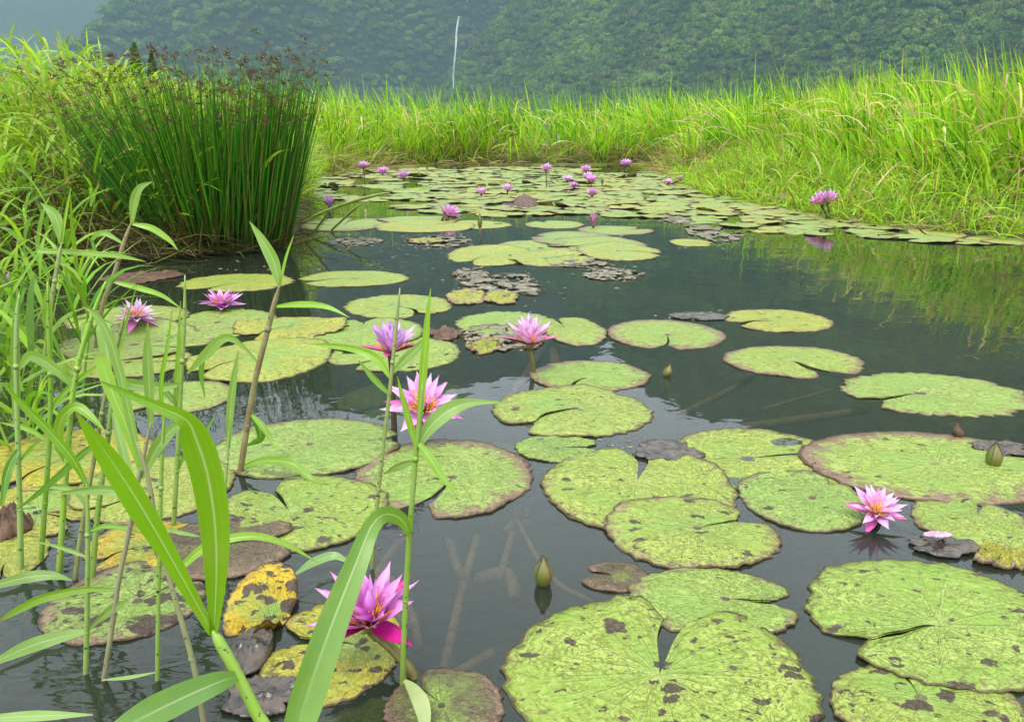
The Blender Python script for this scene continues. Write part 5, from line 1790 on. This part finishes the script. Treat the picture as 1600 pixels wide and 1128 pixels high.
reed(YG, [(33, 892), (31, 800), (28, 690), (25, 590), (26, 500), (30, 460)], 9,
     [([(28, 640), (25, 585), (24, 530), (28, 450)], [8, 13, 12, 2], 0, .3, G3),
      ([(31, 720), (50, 700), (62, 690)], [3, 7, 2], 0, .3),
      ([(30, 700), (12, 735), (2, 790)], [6, 14, 6], -.05, .4, G4)],
     "stout pale reed with a tall sheathing leaf at the pond's reedy corner", G3, G1)
YH = ground(64, 876).y
reed(YH, [(64, 876), (70, 790), (77, 690), (79, 600), (76, 520), (74, 440)], 9,
     [([(79, 600), (77, 540), (76, 480), (74, 425)], [8, 10, 9, 1], 0, .2, G2),
      ([(79, 640), (100, 615), (125, 590), (152, 570)], [5, 9, 7, 1], 0, .5, G1),
      ([(77, 690), (40, 668), (0, 660)], [4, 9, 2], 0, .5, G2)],
     "reed with a straight spear leaf standing second from the pond's reedy corner", G1, G2)
YI = ground(92, 898).y
reed(YI, [(92, 898), (98, 810), (106, 705), (112, 630), (122, 570), (142, 500), (165, 440)], 10,
     [([(113, 604), (92, 581), (62, 560), (44, 557), (30, 577)], [5, 14, 17, 15, 4], -.03, .3, G3),
      ([(105, 720), (92, 690), (96, 655), (118, 636), (140, 650), (162, 672)], [12, 15, 16, 16, 12, 3], -.04, .3, G2),
      ([(114, 600), (135, 585), (152, 572)], [4, 7, 2], 0, .4, G1)],
     "reed with a looping pale leaf like a question mark", G2, G1)
YJ = ground(134, 1052).y
reed(YJ, [(134, 1052), (136, 960), (137, 870), (137, 800), (135, 754)], 9,
     [([(136, 758), (112, 715), (72, 668), (36, 632), (4, 598)], [6, 14, 14, 11, 2], -.03, .5, G1),
      ([(137, 870), (115, 862), (85, 852), (50, 845)], [3, 7, 5, 1], 0, .4, G3),
      ([(138, 830), (165, 822), (195, 826), (222, 833)], [4, 9, 8, 2], 0, .4, G1),
      ([(137, 985), (155, 968), (178, 950), (200, 938)], [4, 9, 16, 4], -.02, .2, G3)],
     "smooth light green reed standing straight in rippled water", (0.27, 0.44, 0.08), G1)
YK = ground(165, 1062).y
reed(YK, [(160, 1078), (178, 960), (186, 905), (204, 820), (214, 760), (226, 705), (236, 660)], 9,
     [([(222, 748), (243, 704), (268, 672), (289, 660)], [5, 18, 19, 3], 0, .3, G3),
      ([(236, 668), (233, 600), (231, 555), (231, 503)], [7, 16, 14, 1], 0, .2, G3),
      ([(180, 920), (130, 921), (80, 930), (40, 945), (0, 968)], [4, 10, 15, 15, 6], -.05, .6, G2),
      ([(222, 742), (200, 672), (180, 625), (168, 590), (155, 553)], [6, 16, 18, 22, 18], .02, .3, G2)],
     "purplish jointed reed leaning over the maroon flecked pad", (0.30, 0.26, 0.16), G2)
YL = ground(247, 1062).y
reed(YL, [(246, 1062), (247, 960), (249, 870), (251, 780), (254, 690), (258, 640)], 8,
     [([(250, 825), (285, 833), (312, 838)], [3, 7, 2], 0, .4, G3),
      ([(250, 800), (222, 790), (190, 760), (160, 745)], [4, 8, 7, 1], 0, .4, G1),
      ([(256, 660), (252, 600), (262, 540), (270, 480)], [5, 7, 5, 1], 0, .4, G1)],
     "thin bright reed standing straight beside the broad near reed", (0.24, 0.43, 0.05), G2)
YM = ground(271, 824).y
reed(YM, [(271, 824), (276, 740), (280, 660), (284, 580), (288, 500), (289, 430)], 8,
     [([(280, 655), (276, 610), (279, 560), (282, 470)], [6, 9, 8, 1], 0, .3, G2),
      ([(277, 735), (296, 700), (318, 680), (338, 645)], [4, 9, 7, 1], 0, .5, G4),
      ([(281, 640), (262, 615), (240, 600)], [4, 10, 3], 0, .3, G3),
      ([(283, 600), (250, 605), (205, 600), (185, 592)], [4, 16, 18, 8], -.04, .2, G3)],
     "straight green reed with a needle tip crossing the spotted lime pad", (0.25, 0.40, 0.06), G2)
YN = ground(320, 1140).y
reed(YN, [(322, 1150), (306, 1055), (288, 985), (272, 930), (246, 830), (232, 750), (214, 690)], 10,
     [([(262, 910), (290, 880), (330, 850), (390, 838), (440, 848), (500, 880)], [4, 12, 16, 14, 10, 1], .03, .4, G2),
      ([(240, 800), (205, 775), (160, 765), (95, 770)], [4, 13, 16, 4], 0, .3, G3),
      ([(222, 735), (205, 660), (192, 600), (172, 530), (150, 492), (128, 478)], [5, 13, 14, 14, 9, 1], .0, .4, G3)],
     "leaning reed with a pinkish foot behind the broad near reed", (0.30, 0.28, 0.13), G2)
YO = ground(346, 872).y
reed(YO, [(345, 872), (350, 790), (356, 705), (360, 650)], 6,
     [([(357, 700), (360, 640), (366, 590), (373, 547)], [6, 12, 10, 1], 0, .2, G3),
      ([(349, 800), (336, 790), (325, 770)], [3, 7, 2], 0, .4, G1)],
     "lone spear of reed leaf beside the brown stemmed reed", (0.28, 0.46, 0.09), G3)
YP = ground(118, 905).y
reed(YP, [(116, 915), (124, 850), (134, 790), (150, 700), (160, 640), (178, 560), (198, 480)], 8,
     [([(160, 640), (175, 590), (190, 530), (214, 445)], [5, 7, 5, 1], 0, .4, G1),
      ([(134, 790), (118, 768), (90, 760), (48, 762)], [4, 9, 9, 2], 0, .3, G3)],
     "spotted brown footed reed between the looping and the smooth one", (0.24, 0.24, 0.07), G1)
YQ = ground(144, 905).y
reed(YQ, [(144, 905), (150, 830), (158, 760), (168, 690), (176, 620), (184, 560)], 10,
     [([(176, 630), (170, 570), (163, 520), (160, 505)], [8, 20, 22, 14], .02, .2, G3),
      ([(176, 640), (188, 690), (206, 760), (220, 812)], [6, 14, 12, 3], -.05, .4, G3),
      ([(168, 690), (140, 700), (100, 735), (60, 770), (20, 800)], [4, 10, 12, 9, 1], -.03, .5, G4)],
     "reed with a blunt folded blade and drooping leaf over the yellowing pads", (0.20, 0.36, 0.04), G2)

# blades lying on the water
def floating_blade(px, w_, label, col=G3, z=0.008):
    P = [ground(x, y, z) for x, y in px]
    k = (P[0].y * CP + CAM_H * SP) / F_PX
    o = ribbon("floating_leaf", P, [q * k for q in w_], None, col, P[0], .2, .05)
    o.location = P[0]
    tag(o, label, "leaf", "grass blades afloat")


floating_blade([(-20, 1040), (40, 1012), (90, 996), (150, 983)], [6, 22, 20, 4], "translucent green blade afloat beside the smooth reed's foot")
floating_blade([(-20, 1122), (60, 1118), (145, 1116)], [10, 16, 2], "flat pale blade afloat under the reeds' foot")
floating_blade([(-20, 918), (40, 902), (80, 899), (112, 906)], [10, 18, 14, 2], "broad pale blade afloat among brown reed feet")
floating_blade([(160, 1062), (200, 1058), (244, 1050)], [2, 6, 2], "narrow blade afloat between two reed feet")
floating_blade([(462, 896), (490, 878), (522, 868), (547, 880)], [4, 14, 13, 3], "long bent blade lying over dark water by the arched yellow pad", (0.30, 0.50, 0.16), .02)
floating_blade([(632, 1062), (648, 1080), (660, 1105), (664, 1145)], [5, 20, 24, 12], "cream striped blade hanging beside the olive brown pad", (0.50, 0.58, 0.24), .03)

# tangle of leafy grass in the reedy corner
def tangle():
    r0 = ground(40, 610)
    n = 70
    P = np.stack([rng.uniform(-1.55, -0.92, n), rng.uniform(1.55, 2.6, n), np.full(n, -.05)], -1)
    P = P[(P[:, 0] / P[:, 1]) < -0.475]
    hgt = rng.uniform(0.10, 0.34, len(P))
    parts = leafy_shoots(P, hgt, 6, [(0.12, 0.28, 0.02), (0.20, 0.38, 0.03), (0.27, 0.43, 0.08)], [4, 5, 3], 0.26, 0.013, .25)
    join_blades("grass_tangle", parts, M['blade'], "tangled green grass in the reedy corner of the pond", "grass")
    n = 46
    P = np.stack([rng.uniform(-2.6, -1.35, n), rng.uniform(2.6, 4.0, n), np.full(n, -.05)], -1)
    P = P[(P[:, 0] / P[:, 1]) < -0.50]
    parts = leafy_shoots(P, rng.uniform(.25, .6, len(P)), 6, [(0.14, 0.30, 0.02), (0.22, 0.40, 0.03), (0.30, 0.44, 0.09)], [4, 5, 3], 0.3, 0.014, .25)
    join_blades("grass_tangle", parts, M['blade'], "leafy grass standing in the water before the brown thatch", "grass")


tangle()


# long bare stems leaning out of the shore beyond the rushes
LEAN = [([(462, 356), (500, 334), (545, 317), (580, 307), (609, 301)], 4.5, "long bare stem arching from the rushes over the green reflection"),
        ([(517, 362), (535, 344), (552, 328), (569, 317)], 3.5, "short straight stem slanting up from the brownish pad"),
        ([(478, 378), (494, 358), (508, 340), (516, 328)], 3.5, "thin stem slanting across the closed violet flower")]
for pts, w_, lab in LEAN:
    f0 = ground(*pts[0])
    k = f0.y / CP / F_PX
    P = [at_y(x, y, f0.y - .05 * i) - f0 for i, (x, y) in enumerate(pts)]
    P = [P[0] - Vector((0, 0, .06))] + P
    o = obj("bare_stem", tube_mesh("bare_stem", P, [w_ * k * .5] * (len(P) - 1) + [w_ * k * .2], 6, 20), M['stem'], None, f0)
    o.color = (0.22, 0.30, 0.06, 1)
    tag(o, lab, "stem", "bare stems leaning over the water")


# crumbs of leaf drifting about the rotting patches
def crumbs():
    r_ = np.random.default_rng(88)
    vs_, qs_, b = [], [], 0
    for cx_, cy_, sx, sy, n in [(690, 382, 70, 10, 60), (1110, 375, 60, 10, 50), (560, 380, 60, 8, 40), (780, 440, 90, 25, 70), (960, 428, 60, 14, 40), (1040, 345, 40, 8, 30),
                                (760, 525, 80, 24, 40), (1080, 495, 50, 8, 24), (1480, 850, 60, 14, 24), (640, 400, 120, 30, 24), (380, 418, 80, 12, 14), (990, 700, 60, 20, 24), (560, 880, 60, 30, 10)]:
        for _ in range(n):
            g_ = ground(cx_ + r_.normal(0, sx * .6), cy_ + r_.normal(0, sy * .6))
            if float(pond_sd(np.array([g_.x]), np.array([g_.y]))[0]) > -.05: continue
            s_ = r_.uniform(.003, .016) * (0.3 + .15 * g_.y)
            m = 7; a = np.sort(r_.uniform(0, 6.28, m)); rr0 = s_ * r_.uniform(.5, 1.1, m)
            st = r_.uniform(.3, 1)
            top = np.stack([g_.x + np.cos(a) * rr0, g_.y + np.sin(a) * rr0 * st, np.full(m, .0012) + r_.uniform(0, .0008, m)], -1)
            low = top.copy(); low[:, 2] = -.003
            vs_.append(np.vstack([top, low]))
            qs_.append((b, m)); b += 2 * m
    faces7 = np.array([[b0 + k for k in range(m)] for b0, m in qs_])
    side = np.array([[b0 + k, b0 + m + k, b0 + m + (k + 1) % m, b0 + (k + 1) % m] for b0, m in qs_ for k in range(m)])
    o = obj("flotsam", mesh_np("flotsam", np.vstack(vs_), [faces7, side], False), M['rot'])
    tag(o, "scattered crumbs of dead leaf drifting on the pond", "flotsam", kind="stuff")


crumbs()
